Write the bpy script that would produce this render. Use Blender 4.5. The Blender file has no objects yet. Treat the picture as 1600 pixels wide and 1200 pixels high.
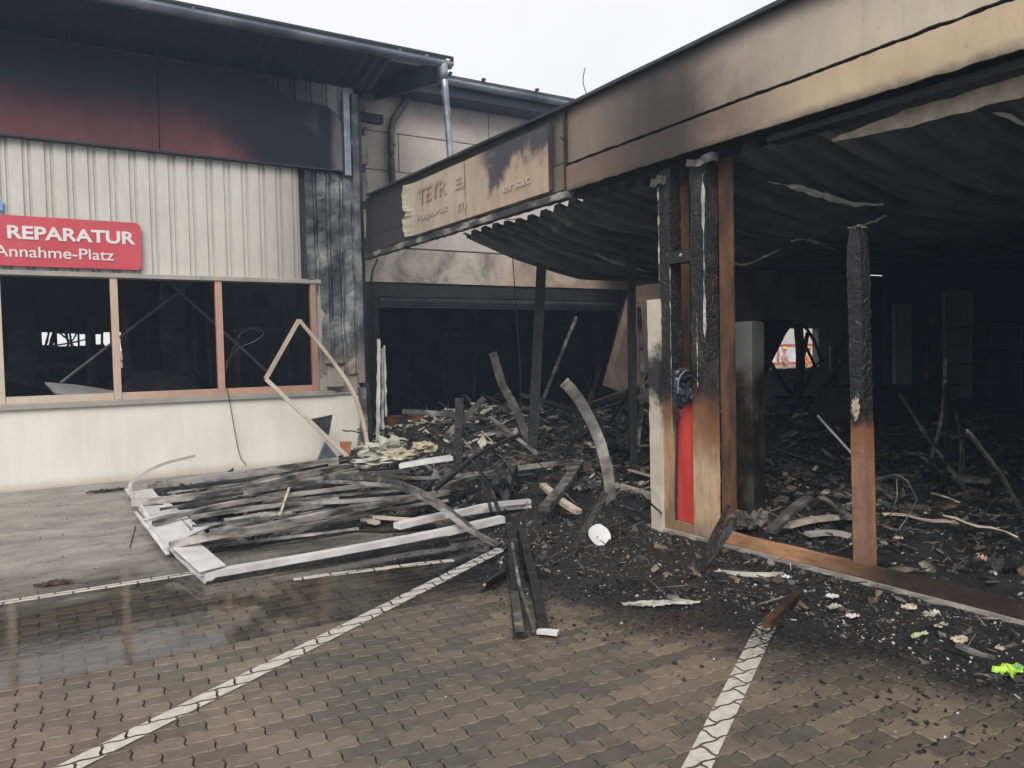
import bpy, math, random
from mathutils import Vector, Matrix, noise as mn
random.seed(7)
S = bpy.context.scene
COL = S.collection
# ------------------------------------------------------------------ camera
F = 1219.0
AX = Vector((1981, -90, F)).normalized()
AY = Vector((-751, -30, F)); AY = (AY - AX * AX.dot(AY)).normalized()
AZ = AX.cross(AY)
if AZ.y > 0: AZ = -AZ
CAMH = 1.6
cd = bpy.data.cameras.new('camera'); cam = bpy.data.objects.new('camera', cd); COL.objects.link(cam)
cd.sensor_width = 36; cd.lens = F / 1600 * 36; cd.clip_start = 0.05; cd.clip_end = 2000
rgt = Vector((AX.x, AY.x, AZ.x)); dwn = Vector((AX.y, AY.y, AZ.y)); fwd = Vector((AX.z, AY.z, AZ.z))
cam.matrix_world = Matrix(((rgt.x, -dwn.x, -fwd.x, 0), (rgt.y, -dwn.y, -fwd.y, 0), (rgt.z, -dwn.z, -fwd.z, CAMH), (0, 0, 0, 1)))
S.camera = cam
# ------------------------------------------------------------------ sky, sun, exposure
SUN_EL, SUN_AZ = math.radians(42), math.radians(215)      # direction the light comes from
W = bpy.data.worlds.new('World'); S.world = W; W.use_nodes = True
wn = W.node_tree; wn.nodes.clear()
wo = wn.nodes.new('ShaderNodeOutputWorld'); wb = wn.nodes.new('ShaderNodeBackground')
sk = wn.nodes.new('ShaderNodeTexSky'); sk.sky_type = 'NISHITA'; sk.sun_disc = False
sk.sun_elevation = SUN_EL; sk.sun_rotation = SUN_AZ
cl = wn.nodes.new('ShaderNodeTexNoise'); cl.inputs['Scale'].default_value = 1.6; cl.inputs['Detail'].default_value = 5
tc = wn.nodes.new('ShaderNodeTexCoord'); wn.links.new(tc.outputs['Generated'], cl.inputs['Vector'])
cr = wn.nodes.new('ShaderNodeValToRGB')
cr.color_ramp.elements[0].position = .3; cr.color_ramp.elements[0].color = (4.55, 4.5, 4.62, 1)
cr.color_ramp.elements[1].position = .7; cr.color_ramp.elements[1].color = (5.75, 5.62, 5.56, 1)
mx = wn.nodes.new('ShaderNodeMixRGB'); mx.inputs[0].default_value = .93
wn.links.new(cl.outputs[0], cr.inputs[0]); wn.links.new(sk.outputs[0], mx.inputs[1]); wn.links.new(cr.outputs[0], mx.inputs[2])
wn.links.new(mx.outputs[0], wb.inputs[0]); wb.inputs[1].default_value = .1; wn.links.new(wb.outputs[0], wo.inputs[0])
sl = bpy.data.lights.new('sun', 'SUN'); sl.energy = 1.5; sl.angle = math.radians(40); sl.color = (1, .95, .87)
so = bpy.data.objects.new('sun', sl); COL.objects.link(so)
sd = Vector((math.sin(SUN_AZ) * math.cos(SUN_EL), math.cos(SUN_AZ) * math.cos(SUN_EL), math.sin(SUN_EL)))
so.rotation_euler = sd.to_track_quat('Z', 'Y').to_euler()
S.view_settings.view_transform = 'Standard'; S.view_settings.look = 'None'
S.view_settings.exposure = .95; S.view_settings.gamma = 1; S.view_settings.use_curve_mapping = False
S.render.engine = 'CYCLES'
S.cycles.max_bounces = 8; S.cycles.transparent_max_bounces = 12

# ------------------------------------------------------------------ photo ray -> point on a plane of the place
def ray(px, py):
    c = Vector((px - 800, py - 600, F)); return Vector((c.dot(AX), c.dot(AY), c.dot(AZ)))
O = Vector((0, 0, CAMH))
def GZ(px, py, z=0.0):
    d = ray(px, py); return O + d * ((z - CAMH) / d.z)
def PX(px, py, x):
    d = ray(px, py); return O + d * (x / d.x)
def PY(px, py, y):
    d = ray(px, py); return O + d * (y / d.y)
def PD(px, py, dep): return O + ray(px, py) * (dep / F)
def depth(p): return (p - O).dot(fwd)
def onscreen(p):
    d = p - O; z = d.dot(fwd)
    if z < .1: return None
    return 800 + F * d.dot(rgt) / z, 600 + F * d.dot(dwn) / z

# ------------------------------------------------------------------ object helpers
def tag(o, label=None, cat=None, group=None, kind=None):
    if label: o['label'] = label
    if cat: o['category'] = cat
    if group: o['group'] = group
    if kind: o['kind'] = kind
    return o
def thing(name, label, cat, loc=(0, 0, 0), group=None):
    o = bpy.data.objects.new(name, None); COL.objects.link(o); o.location = loc
    return tag(o, label, cat, group)
class MB:
    def __init__(s): s.v = []; s.f = []
    def add(s, vs, fs):
        n = len(s.v); s.v += [tuple(v) for v in vs]; s.f += [tuple(i + n for i in f) for f in fs]; return s
    def box(s, x0, x1, y0, y1, z0, z1):
        return s.add([(x0, y0, z0), (x1, y0, z0), (x1, y1, z0), (x0, y1, z0), (x0, y0, z1), (x1, y0, z1), (x1, y1, z1), (x0, y1, z1)],
                     [(0, 3, 2, 1), (4, 5, 6, 7), (0, 1, 5, 4), (1, 2, 6, 5), (2, 3, 7, 6), (3, 0, 4, 7)])
    def hexa(s, p):   # 8 points, bottom ring then top ring
        return s.add(p, [(0, 3, 2, 1), (4, 5, 6, 7), (0, 1, 5, 4), (1, 2, 6, 5), (2, 3, 7, 6), (3, 0, 4, 7)])
    def grid(s, nx, ny, fn):
        vs = [fn(i / (nx - 1), j / (ny - 1)) for j in range(ny) for i in range(nx)]
        fs = [(j * nx + i, j * nx + i + 1, (j + 1) * nx + i + 1, (j + 1) * nx + i) for j in range(ny - 1) for i in range(nx - 1)]
        return s.add(vs, fs)
    def prism(s, poly, d):   # poly of 3-D points, extruded by vector d
        n = len(poly); d = Vector(d); vs = [Vector(p) for p in poly] + [Vector(p) + d for p in poly]
        fs = [tuple(range(n - 1, -1, -1)), tuple(range(n, 2 * n))] + [(i, (i + 1) % n, n + (i + 1) % n, n + i) for i in range(n)]
        return s.add(vs, fs)
    def sweep(s, pts, prof, up=(0, 0, 1), jit=0.0, taper=None):
        pts = [Vector(p) for p in pts]; up = Vector(up); rings = []; n = len(prof)
        for i, p in enumerate(pts):
            a = pts[max(i - 1, 0)]; b = pts[min(i + 1, len(pts) - 1)]
            t = (b - a).normalized(); sd_ = t.cross(up)
            if sd_.length < 1e-3: sd_ = t.cross(Vector((0.3, 1, 0)))
            sd_.normalize(); u = sd_.cross(t); k = taper[i] if taper else 1
            for (q, w) in prof:
                v = p + sd_ * q * k + u * w * k
                if jit: v += Vector((random.uniform(-jit, jit), random.uniform(-jit, jit), random.uniform(-jit, jit)))
                rings.append(v)
        fs = []
        for i in range(len(pts) - 1):
            for j in range(n):
                a = i * n + j; b = i * n + (j + 1) % n; fs.append((a, b, b + n, a + n))
        fs.append(tuple(range(n - 1, -1, -1))); m = (len(pts) - 1) * n; fs.append(tuple(range(m, m + n)))
        return s.add(rings, fs)
    def obj(s, name, mat, parent=None, smooth=False, bevel=0):
        me = bpy.data.meshes.new(name); me.from_pydata(s.v, [], s.f); me.update()
        if mat: me.materials.append(mat)
        if smooth:
            for p in me.polygons: p.use_smooth = True
        o = bpy.data.objects.new(name, me); COL.objects.link(o)
        if parent:
            o.parent = parent; o.matrix_parent_inverse = Matrix.Translation(-Vector(parent.location)) if parent.type == 'EMPTY' else Matrix()
        if bevel:
            b = o.modifiers.new('bevel', 'BEVEL'); b.width = bevel; b.segments = 2; b.limit_method = 'ANGLE'
        return o
def rect(w, h): return [(-w / 2, -h / 2), (w / 2, -h / 2), (w / 2, h / 2), (-w / 2, h / 2)]
def circ(r, n=10): return [(r * math.cos(2 * math.pi * i / n), r * math.sin(2 * math.pi * i / n)) for i in range(n)]
def upro(w, h, t):  # U channel profile, open below
    return [(-w/2, -h/2), (-w/2 + t, -h/2), (-w/2 + t, h/2 - t), (w/2 - t, h/2 - t), (w/2 - t, -h/2), (w/2, -h/2), (w/2, h/2), (-w/2, h/2)]
def lpro(w, h, t): return [(-w/2, -h/2), (-w/2 + t, -h/2), (-w/2 + t, h/2 - t), (w/2, h/2 - t), (w/2, h/2), (-w/2, h/2)]
def resamp(pts, step=.12):   # Catmull-Rom through the points
    pts = [Vector(p) for p in pts]
    if len(pts) == 2:
        n = max(2, int((pts[1] - pts[0]).length / step)); return [pts[0].lerp(pts[1], i / n) for i in range(n + 1)]
    P = [pts[0] * 2 - pts[1]] + pts + [pts[-1] * 2 - pts[-2]]; out = []
    for i in range(1, len(P) - 2):
        n = max(2, int((P[i + 1] - P[i]).length / step))
        for k in range(n):
            t = k / n; a, b, c, d = P[i - 1], P[i], P[i + 1], P[i + 2]
            out.append(.5 * ((2 * b) + (c - a) * t + (2 * a - 5 * b + 4 * c - d) * t * t + (3 * b - a - 3 * c + d) * t ** 3))
    out.append(pts[-1]); return out
def walls(mb, x0, x1, z0, z1, y0, y1, holes):
    xs = sorted({x0, x1} | {h[0] for h in holes} | {h[1] for h in holes}); zs = sorted({z0, z1} | {h[2] for h in holes} | {h[3] for h in holes})
    for i in range(len(xs) - 1):
        for j in range(len(zs) - 1):
            cx = (xs[i] + xs[i + 1]) / 2; cz = (zs[j] + zs[j + 1]) / 2
            if xs[i] < x0 or xs[i + 1] > x1 or zs[j] < z0 or zs[j + 1] > z1: continue
            if any(h[0] < cx < h[1] and h[2] < cz < h[3] for h in holes): continue
            mb.box(xs[i], xs[i + 1], y0, y1, zs[j], zs[j + 1])
    return mb

# ------------------------------------------------------------------ node materials
class N:
    def __init__(s, name):
        s.m = bpy.data.materials.new(name); s.m.use_nodes = True; s.t = s.m.node_tree; s.t.nodes.clear()
        s.out = s.n('ShaderNodeOutputMaterial'); s.b = s.n('ShaderNodeBsdfPrincipled'); s.t.links.new(s.b.outputs[0], s.out.inputs[0])
        s.geo = s.n('ShaderNodeNewGeometry'); s.tc = s.n('ShaderNodeTexCoord')
        s.pos = s.geo.outputs['Position']; s.ob = s.tc.outputs['Object']
        sp = s.n('ShaderNodeSeparateXYZ'); s.t.links.new(s.pos, sp.inputs[0]); s.x, s.y, s.z = sp.outputs
    def n(s, t): return s.t.nodes.new(t)
    def l(s, a, b):
        if isinstance(a, (int, float)): b.default_value = a
        elif isinstance(a, tuple): b.default_value = a if len(a) == 4 else (*a, 1)
        else: s.t.links.new(a, b)
    def mth(s, op, a, b=0, c=None, clamp=False):
        q = s.n('ShaderNodeMath'); q.operation = op; q.use_clamp = clamp; s.l(a, q.inputs[0]); s.l(b, q.inputs[1])
        if c is not None: s.l(c, q.inputs[2])
        return q.outputs[0]
    def noise(s, scale, detail=6, rough=.55, vec=None, stretch=None, dist=0):
        q = s.n('ShaderNodeTexNoise'); q.inputs['Scale'].default_value = scale; q.inputs['Detail'].default_value = detail
        q.inputs['Roughness'].default_value = rough; q.inputs['Distortion'].default_value = dist
        v = s.pos if vec is None else vec
        if stretch:
            mp = s.n('ShaderNodeMapping'); mp.inputs['Scale'].default_value = stretch; s.l(v, mp.inputs[0]); v = mp.outputs[0]
        s.l(v, q.inputs['Vector']); return q.outputs[0]
    def ramp(s, f, stops):
        q = s.n('ShaderNodeValToRGB'); e = q.color_ramp.elements
        while len(e) < len(stops): e.new(.5)
        for k, (p, c) in enumerate(stops):
            e[k].position = p; e[k].color = (*c, 1) if isinstance(c, tuple) else (c, c, c, 1)
        s.l(f, q.inputs[0]); return q.outputs[0]
    def sm(s, v, a, b):   # smooth 0..1 from a to b
        q = s.n('ShaderNodeMapRange'); q.interpolation_type = 'SMOOTHSTEP'; s.l(v, q.inputs[0])
        q.inputs[1].default_value = a; q.inputs[2].default_value = b
        if a > b: q.inputs[1].default_value = b; q.inputs[2].default_value = a; q.inputs[3].default_value = 1; q.inputs[4].default_value = 0
        return q.outputs[0]
    def mix(s, f, a, b, mode='MIX'):
        q = s.n('ShaderNodeMixRGB'); q.blend_type = mode; s.l(f, q.inputs[0]); s.l(a, q.inputs[1]); s.l(b, q.inputs[2]); return q.outputs[0]
    def bump(s, h, st=.3, d=.01, prev=None):
        q = s.n('ShaderNodeBump'); q.inputs['Strength'].default_value = st; q.inputs['Distance'].default_value = d; s.l(h, q.inputs['Height'])
        if prev is not None: s.l(prev, q.inputs['Normal'])
        return q.outputs[0]
    def fin(s, col, rough=.7, metal=0, nrm=None, spec=None):
        s.l(col, s.b.inputs['Base Color']); s.l(rough, s.b.inputs['Roughness']); s.l(metal, s.b.inputs['Metallic'])
        if nrm is not None: s.l(nrm, s.b.inputs['Normal'])
        if spec is not None: s.l(spec, s.b.inputs['Specular IOR Level'])
        return s.m
def simple(name, stops, scale=4, rough=.7, metal=0, bst=.3, bsc=40, bd=.01, world=False, stretch=None, detail=6, spec=None, rvar=0):
    k = N(name); v = k.pos if world else k.ob
    n1 = k.noise(scale, detail, .6, v, stretch); col = k.ramp(n1, stops)
    n2 = k.noise(bsc, 5, .6, v, stretch)
    r = k.mth('MULTIPLY_ADD', n2, rvar, rough - rvar * .5) if rvar else rough
    return k.fin(col, r, metal, k.bump(n2, bst, bd), spec)

CH = simple('charred_wood', [(.3, (.006, .006, .007)), (.55, (.018, .017, .017)), (.72, (.05, .046, .043)), (.85, (.16, .15, .14))], 7, .55, 0, .9, 22, .02, rvar=.4)
CHX = simple('charred_dark', [(.35, (.006, .006, .007)), (.75, (.03, .028, .027))], 6, .5, 0, .9, 30, .02, rvar=.4)
ASHG = simple('ash_grey', [(.28, (.018, .018, .018)), (.48, (.07, .068, .065)), (.62, (.2, .19, .18)), (.78, (.42, .4, .37))], 5, .75, 0, .6, 30)
STRIP = simple('burnt_profile', [(.28, (.02, .02, .02)), (.42, (.1, .095, .09)), (.54, (.36, .34, .32)), (.74, (.62, .6, .57))], 2.6, .5, .3, .5, 25, stretch=(1, 1, 3))
PALE = simple('pale_aluminium', [(.22, (.15, .14, .14)), (.36, (.5, .49, .49)), (.6, (.74, .73, .74)), (.8, (.8, .79, .8))], 2.6, .42, .1, .25, 30, rvar=.3)
BEIGE = simple('beige_frame', [(.3, (.4, .33, .27)), (.6, (.55, .47, .39)), (.8, (.6, .54, .48))], 3, .5, .2, .2, 30)
PLASTER = simple('broken_plaster', [(.25, (.1, .1, .09)), (.45, (.38, .37, .33)), (.7, (.6, .58, .52))], 6, .9, 0, .8, 30)
CONC = simple('kerb_concrete', [(.25, (.12, .11, .1)), (.5, (.3, .28, .25)), (.75, (.42, .39, .35))], 5, .85, 0, .6, 50, world=True)
RUST = simple('heat_rusted_steel', [(.3, (.025, .02, .018)), (.46, (.085, .045, .028)), (.62, (.19, .1, .055)), (.8, (.26, .16, .09))], 3, .6, .3, .4, 40, world=True, stretch=(2, 2, .6))
WHT = simple('white_plastic_and_sky_gap', [(.3, (.5, .5, .5)), (.6, (.78, .78, .78))], 4, .35, 0, .2, 30)
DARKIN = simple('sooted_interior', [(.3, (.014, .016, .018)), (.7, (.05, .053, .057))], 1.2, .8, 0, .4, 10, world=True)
SOOTW = simple('sooted_pale_wall', [(.3, (.3, .32, .34)), (.6, (.5, .52, .54)), (.8, (.6, .62, .63))], .9, .85, 0, .3, 10, world=True)
GALV = simple('galvanised_pipe', [(.25, (.1, .12, .15)), (.5, (.25, .28, .32)), (.75, (.42, .45, .48))], 4, .4, .6, .25, 20, world=True, rvar=.2)
OLDPIPE = simple('sooted_pipe', [(.3, (.03, .03, .035)), (.55, (.09, .085, .08)), (.8, (.25, .2, .16))], 4, .6, .3, .3, 20, world=True)
ORNG = simple('orange_brick', [(.3, (.35, .13, .05)), (.7, (.5, .22, .1))], 8, .8)
GREEN = simple('green_wrapper', [(.35, (.3, .55, .04)), (.55, (.5, .75, .08)), (.62, (.12, .35, .2)), (.75, (.7, .8, .6))], 14, .3, 0, .5, 30)
PINK = simple('pink_plastic', [(.3, (.5, .28, .24)), (.7, (.62, .4, .36))], 5, .5)
YEL = simple('yellow_insulation', [(.3, (.2, .18, .12)), (.6, (.5, .46, .33)), (.8, (.66, .63, .52))], 12, .9, 0, .8, 40)
CREAMM = simple('cream_chips', [(.3, (.3, .25, .2)), (.7, (.65, .58, .48))], 8, .8, 0, .6, 40)
CABLE = simple('black_cable', [(.3, (.01, .01, .01)), (.7, (.04, .04, .04))], 5, .5)
BROWNW = simple('brown_burnt_panel', [(.3, (.012, .01, .01)), (.5, (.05, .025, .015)), (.62, (.16, .07, .03)), (.75, (.07, .04, .03))], 2.2, .6, 0, .5, 30)

# paving stones: wet concrete, soot where the ash was washed out
def paving_mat(name, paint=False):
    k = N(name)
    oi = k.n('ShaderNodeObjectInfo').outputs['Random']; isl = k.geo.outputs['Random Per Island']
    rnd = k.mth('FRACT', k.mth('ADD', k.mth('MULTIPLY', oi, 1.7), k.mth('MULTIPLY', isl, 1.0)))
    base = k.ramp(rnd, [(0, (.105, .095, .078)), (.35, (.15, .127, .095)), (.7, (.195, .163, .118)), (.93, (.23, .19, .135)), (1, (.12, .112, .098))])
    pn = k.noise(.9, 5, .6); base = k.mix(k.sm(pn, .42, .62), base, k.mix(.6, base, (.075, .073, .068)))
    red = k.mth('MULTIPLY', k.sm(k.mth('ADD', k.mth('ADD', k.x, k.mth('MULTIPLY', k.y, .35)), k.mth('MULTIPLY', pn, 1.6)), 2.9, 2.0), .35)
    base = k.mix(red, base, (.2, .13, .095))
    gr = k.noise(160, 4, .7); base = k.mix(.6, base, k.ramp(gr, [(.3, .4), (.7, 1.3)]), 'MULTIPLY'); base = k.mix(.5, base, k.ramp(k.noise(14, 7, .75), [(.3, .5), (.65, 1.2)]), 'MULTIPLY')
    dk = k.noise(2.3, 8, .75); base = k.mix(k.mth('MULTIPLY', k.sm(dk, .55, .7), .7), base, (.03, .03, .032))
    # wash of soot toward the burnt shop front: distance from the line where it starts
    e = k.mth('ADD', k.mth('MULTIPLY', k.x, .93), k.mth('MULTIPLY', k.y, .37))
    e = k.mth('ADD', e, k.mth('MULTIPLY', k.noise(1.6, 6, .65), 1.1)); so_ = k.sm(e, 4.2, 4.95)
    fs_ = k.noise(22, 5, .75); so2 = k.mth('MULTIPLY', so_, k.sm(k.mth('ADD', fs_, k.mth('MULTIPLY', so_, .2)), .35, .62))
    col = k.mix(so2, base, (.018, .018, .019))
    # silt on the left by the wall
    s_ = k.mth('ADD', k.y, k.mth('MULTIPLY', k.noise(.8, 5, .6), 2.2)); silt = k.mth('MULTIPLY', k.sm(s_, 7.0, 8.4), .6)
    col = k.mix(silt, col, (.16, .145, .12))
    wet = k.sm(k.mth('ADD', k.y, k.mth('MULTIPLY', k.noise(1.2, 4, .5), 1.8)), 3.6, 5.2)
    rr = k.mth('MULTIPLY_ADD', wet, -.22, k.mth('MULTIPLY_ADD', k.noise(5, 6, .65), .5, .12))
    nb = k.bump(gr, .5, .004); nb = k.bump(k.noise(30, 6, .7), .45, .008, nb)
    if paint:
        w = k.noise(30, 6, .8, stretch=(1, 1, 1)); w2 = k.noise(4, 4, .6)
        worn = k.sm(k.mth('ADD', w, k.mth('MULTIPLY', w2, .5)), .88, .94)
        far = k.mth('MULTIPLY', k.mth('MULTIPLY', so_, k.sm(k.y, 4.4, 3.4)), k.sm(k.noise(45, 5, .8), .4, .52))
        pc = k.ramp(k.noise(18, 5, .7), [(.3, (.42, .4, .36)), (.6, (.6, .58, .53))])
        col = k.mix(k.mth('MAXIMUM', worn, far), pc, col)
    return k.fin(col, rr, 0, nb, .6)
PAV = paving_mat('wet_paving'); PAINT = paving_mat('worn_road_paint', True)
JOINT = simple('joint_sand', [(.3, (.012, .011, .01)), (.7, (.04, .035, .03))], 20, .6, world=True)

def water_mat():
    k = N('puddle_water')
    gl = k.n('ShaderNodeBsdfGlossy'); gl.inputs['Roughness'].default_value = .07; tr = k.n('ShaderNodeBsdfTransparent')
    fr = k.n('ShaderNodeFresnel'); fr.inputs[0].default_value = 1.42
    ed = k.sm(k.mth('ADD', k.noise(1.3, 5, .6), k.mth('MULTIPLY', k.noise(12, 4, .6), .14)), .42, .54)
    nb = k.bump(k.noise(5, 4, .6), .12, .01); k.l(nb, gl.inputs['Normal']); k.l(nb, fr.inputs['Normal'])
    m1 = k.n('ShaderNodeMixShader'); k.l(k.mth('MULTIPLY', fr.outputs[0], ed), m1.inputs[0]); k.l(tr.outputs[0], m1.inputs[1]); k.l(gl.outputs[0], m1.inputs[2])
    # silt: an opaque grey film, patchy
    df = k.b; k.l(k.ramp(k.noise(1.5, 9, .72, stretch=(1, 1.9, 1)), [(.33, (.08, .074, .068)), (.46, (.19, .178, .158)), (.6, (.31, .292, .262)), (.75, (.38, .365, .34))]), df.inputs['Base Color'])
    df.inputs['Roughness'].default_value = .38; k.l(nb, df.inputs['Normal'])
    s_ = k.mth('ADD', k.y, k.mth('MULTIPLY', k.noise(.9, 6, .65, stretch=(1, 2, 1)), 3.0))
    sf = k.mth('MULTIPLY', k.mth('MULTIPLY', k.sm(s_, 7.2, 8.6), k.sm(k.x, 4.6, 2.4)), k.sm(k.noise(34, 6, .8), .30, .46))
    m2 = k.n('ShaderNodeMixShader'); k.l(k.mth('MULTIPLY', sf, .93), m2.inputs[0]); k.l(m1.outputs[0], m2.inputs[1]); k.l(df.outputs[0], m2.inputs[2])
    k.t.links.new(m2.outputs[0], k.out.inputs[0]); return k.m
WATER = water_mat()

def fascia_mat(name, lower):
    k = N(name); n1 = k.noise(1.1, 6, .6); n2 = k.noise(6, 6, .65); nf = k.noise(.5, 3, .5)
    clean = k.ramp(n1, [(.3, (.52, .39, .26)), (.6, (.6, .47, .32)), (.8, (.58, .42, .27))]) if lower else k.ramp(n1, [(.3, (.5, .43, .33)), (.6, (.57, .52, .39)), (.8, (.52, .44, .33))])
    yy = k.mth('ADD', k.y, k.mth('MULTIPLY', k.mth('SUBTRACT', n1, .5), 1.5))
    brown = k.mix(k.sm(yy, 3.0, 4.5), clean, (.27, .2, .155) if lower else (.3, .25, .2))
    # rising soot: a dark plume above the timber pillar
    pl = k.mth('MULTIPLY', k.sm(yy, 4.0, 4.8), k.sm(k.mth('ADD', k.y, k.mth('MULTIPLY', nf, .8)), 6.6, 5.4))
    c = k.mix(k.mth('MULTIPLY', pl, .88), brown, (.028, .026, .028))
    lft = k.sm(yy, 5.6, 7.4); c = k.mix(k.mth('MULTIPLY', lft, .93), c, (.038, .037, .042))
    if lower: tb = k.sm(k.mth('ADD', k.z, k.mth('ADD', k.mth('MULTIPLY', n2, .12), k.mth('MULTIPLY', n1, .12))), 3.37, 3.26)
    else: tb = k.sm(k.mth('ADD', k.z, k.mth('MULTIPLY', n1, -.25)), 3.70, 3.86)
    c = k.mix(k.mth('MULTIPLY', tb, .8), c, (.05, .043, .04)); c = k.mix(k.mth('MULTIPLY', k.sm(k.noise(16, 7, .75), .6, .72), .5), c, (.1, .085, .075)); c = k.mix(k.mth('MULTIPLY', k.sm(k.noise(3.5, 7, .7, stretch=(1, 2.2, .25)), .52, .72), .16), c, (.12, .095, .08))
    ed = k.sm(k.mth('ADD', k.z, k.mth('MULTIPLY', n2, .04)), 3.47, 3.445)
    if not lower: c = k.mix(k.mth('MULTIPLY', ed, .8), c, (.03, .03, .03))
    c = k.mix(.5, c, k.ramp(k.noise(2.5, 8, .65, stretch=(1, 1, .4)), [(.3, .72), (.7, 1.12)]), 'MULTIPLY')
    return k.fin(c, k.mth('MULTIPLY_ADD', n2, .3, .35), .15, k.bump(k.noise(1.8, 3, .5), .25, .03, k.bump(n2, .15, .01)))
FUP = fascia_mat('fascia_upper_sheet', False); FLO = fascia_mat('fascia_lower_sheet', True)
DKMET = simple('dark_sheet_metal', [(.3, (.03, .03, .035)), (.6, (.07, .07, .078)), (.8, (.16, .15, .15))], 2.5, .45, .4, .3, 12, world=True, rvar=.2)
def sign_mat():
    k = N('scorched_sign_sheet'); n1 = k.noise(1.4, 6, .6); n2 = k.noise(7, 7, .7)
    c = k.ramp(n1, [(.3, (.42, .36, .27)), (.6, (.5, .44, .35)), (.8, (.48, .36, .27))])
    c = k.mix(k.sm(k.y, 8.6, 8.0), c, k.mix(.5, c, (.5, .33, .23)))
    lim = k.mth('ADD', k.mth('MULTIPLY', k.mth('SUBTRACT', n1, .5), 1.6), k.mth('MULTIPLY', k.mth('SUBTRACT', n2, .5), .35))
    bump_ = k.mth('MULTIPLY', k.mth('ABSOLUTE', k.mth('SUBTRACT', k.y, 7.05)), .22)
    soot = k.mth('MULTIPLY', k.sm(k.mth('SUBTRACT', k.mth('ADD', k.z, lim), bump_), 3.38, 3.64), k.sm(k.y, 8.15, 7.7))
    c = k.mix(soot, c, (.07, .07, .08))
    c = k.mix(.6, c, k.ramp(k.noise(9, 5, .6, stretch=(1, 1, .25)), [(.35, .8), (.6, 1.08)]), 'MULTIPLY')
    return k.fin(c, .55, .1, k.bump(k.noise(1.5, 3, .5), .4, .03))
SIGNB = sign_mat()
LET1 = simple('ghost_lettering', [(.35, (.3, .22, .17)), (.55, (.37, .28, .22)), (.65, (.46, .4, .32))], 5, .6, world=True)
LET2 = simple('faint_lettering', [(.35, (.39, .34, .28)), (.6, (.46, .4, .32))], 5, .6, world=True)

def band_mat():
    k = N('sooted_red_band'); n1 = k.noise(.8, 6, .6); n2 = k.noise(5, 5, .6, stretch=(1, 1, .3))
    red = k.ramp(n1, [(.3, (.1, .036, .046)), (.7, (.15, .05, .06))])
    zz = k.mth('ADD', k.z, k.mth('MULTIPLY', k.mth('SUBTRACT', n1, .5), .7))
    s1 = k.sm(zz, 4.45, 5.25)
    c = k.mix(s1, red, (.008, .01, .015))
    s2 = k.sm(k.mth('ADD', k.mth('ADD', k.x, k.mth('MULTIPLY', k.z, .8)), k.mth('MULTIPLY', n1, .7)), 6.35, 7.1)
    c = k.mix(s2, c, (.009, .011, .016)); e_ = k.sm(k.mth('ADD', k.x, k.mth('MULTIPLY', k.mth('SUBTRACT', n1, .5), .25)), 3.98, 4.14); c = k.mix(k.mth('MULTIPLY', e_, .6), c, (.2, .19, .18))
    wsp = k.mth('MULTIPLY', k.sm(k.noise(2.2, 5, .6, stretch=(1, 1, .5)), .52, .7), k.sm(k.x, 3.0, 3.6)); c = k.mix(k.mth('MULTIPLY', wsp, .3), c, (.16, .16, .17))
    c = k.mix(.6, c, k.ramp(k.noise(3, 7, .65, stretch=(1.5, 1, .25)), [(.3, .6), (.7, 1.25)]), 'MULTIPLY'); c = k.mix(.5, c, k.ramp(n2, [(.3, .75), (.7, 1.15)]), 'MULTIPLY')
    return k.fin(c, k.mth('MULTIPLY_ADD', n1, .3, .5), 0, k.bump(n2, .15, .01, k.bump(k.noise(1.6, 3, .5), .3, .03)), .25)
BAND = band_mat()
def clad_mat(name, upper):
    k = N(name); n1 = k.noise(1.3, 6, .6); n2 = k.noise(9, 5, .6, stretch=(3, 3, .35))
    c = k.ramp(n1, [(.3, (.53, .515, .475)), (.7, (.61, .595, .555))])
    if upper:
        s = k.sm(k.mth('ADD', k.mth('MULTIPLY_ADD', k.x, 1.0, k.mth('MULTIPLY', n1, 1.2)), k.mth('MULTIPLY', k.z, .3)), 6.75, 5.75)
        c = k.mix(s, k.mix(.6, c, (.09, .1, .11)), (.016, .02, .027))
    else:
        s = k.sm(k.mth('ADD', k.x, k.mth('MULTIPLY', k.mth('SUBTRACT', n1, .5), .6)), 2.6, 3.7); c = k.mix(k.mth('MULTIPLY', s, .6), c, (.2, .17, .15))
        c = k.mix(k.mth('MULTIPLY', k.sm(k.z, 4.25, 4.5), .35), c, (.15, .14, .14))
        c = k.mix(.35, c, k.ramp(n2, [(.3, .7), (.6, 1.05)]), 'MULTIPLY')
    return k.fin(c, .5, .1, k.bump(n2, .1, .005))
CLAD = clad_mat('cream_cladding', False); CLADU = clad_mat('sooted_cladding', True)
def galv_mat():
    k = N('burnt_galvanised'); n1 = k.noise(2.2, 7, .65); n2 = k.noise(8, 6, .7, stretch=(2, 2, .5))
    c = k.ramp(n1, [(.3, (.018, .02, .023)), (.47, (.07, .076, .085)), (.6, (.18, .19, .2)), (.74, (.4, .39, .36))])
    c = k.mix(k.mth('MULTIPLY', k.sm(n2, .55, .68), .7), c, (.05, .045, .045))
    c = k.mix(k.mth('MULTIPLY', k.sm(k.mth('ADD', k.z, n1), 2.4, 1.9), .5), c, (.35, .27, .19))
    return k.fin(c, k.mth('MULTIPLY_ADD', n2, .3, .45), .2, k.bump(k.noise(6, 5, .6), .5, .02))
GALVB = galv_mat()
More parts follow.
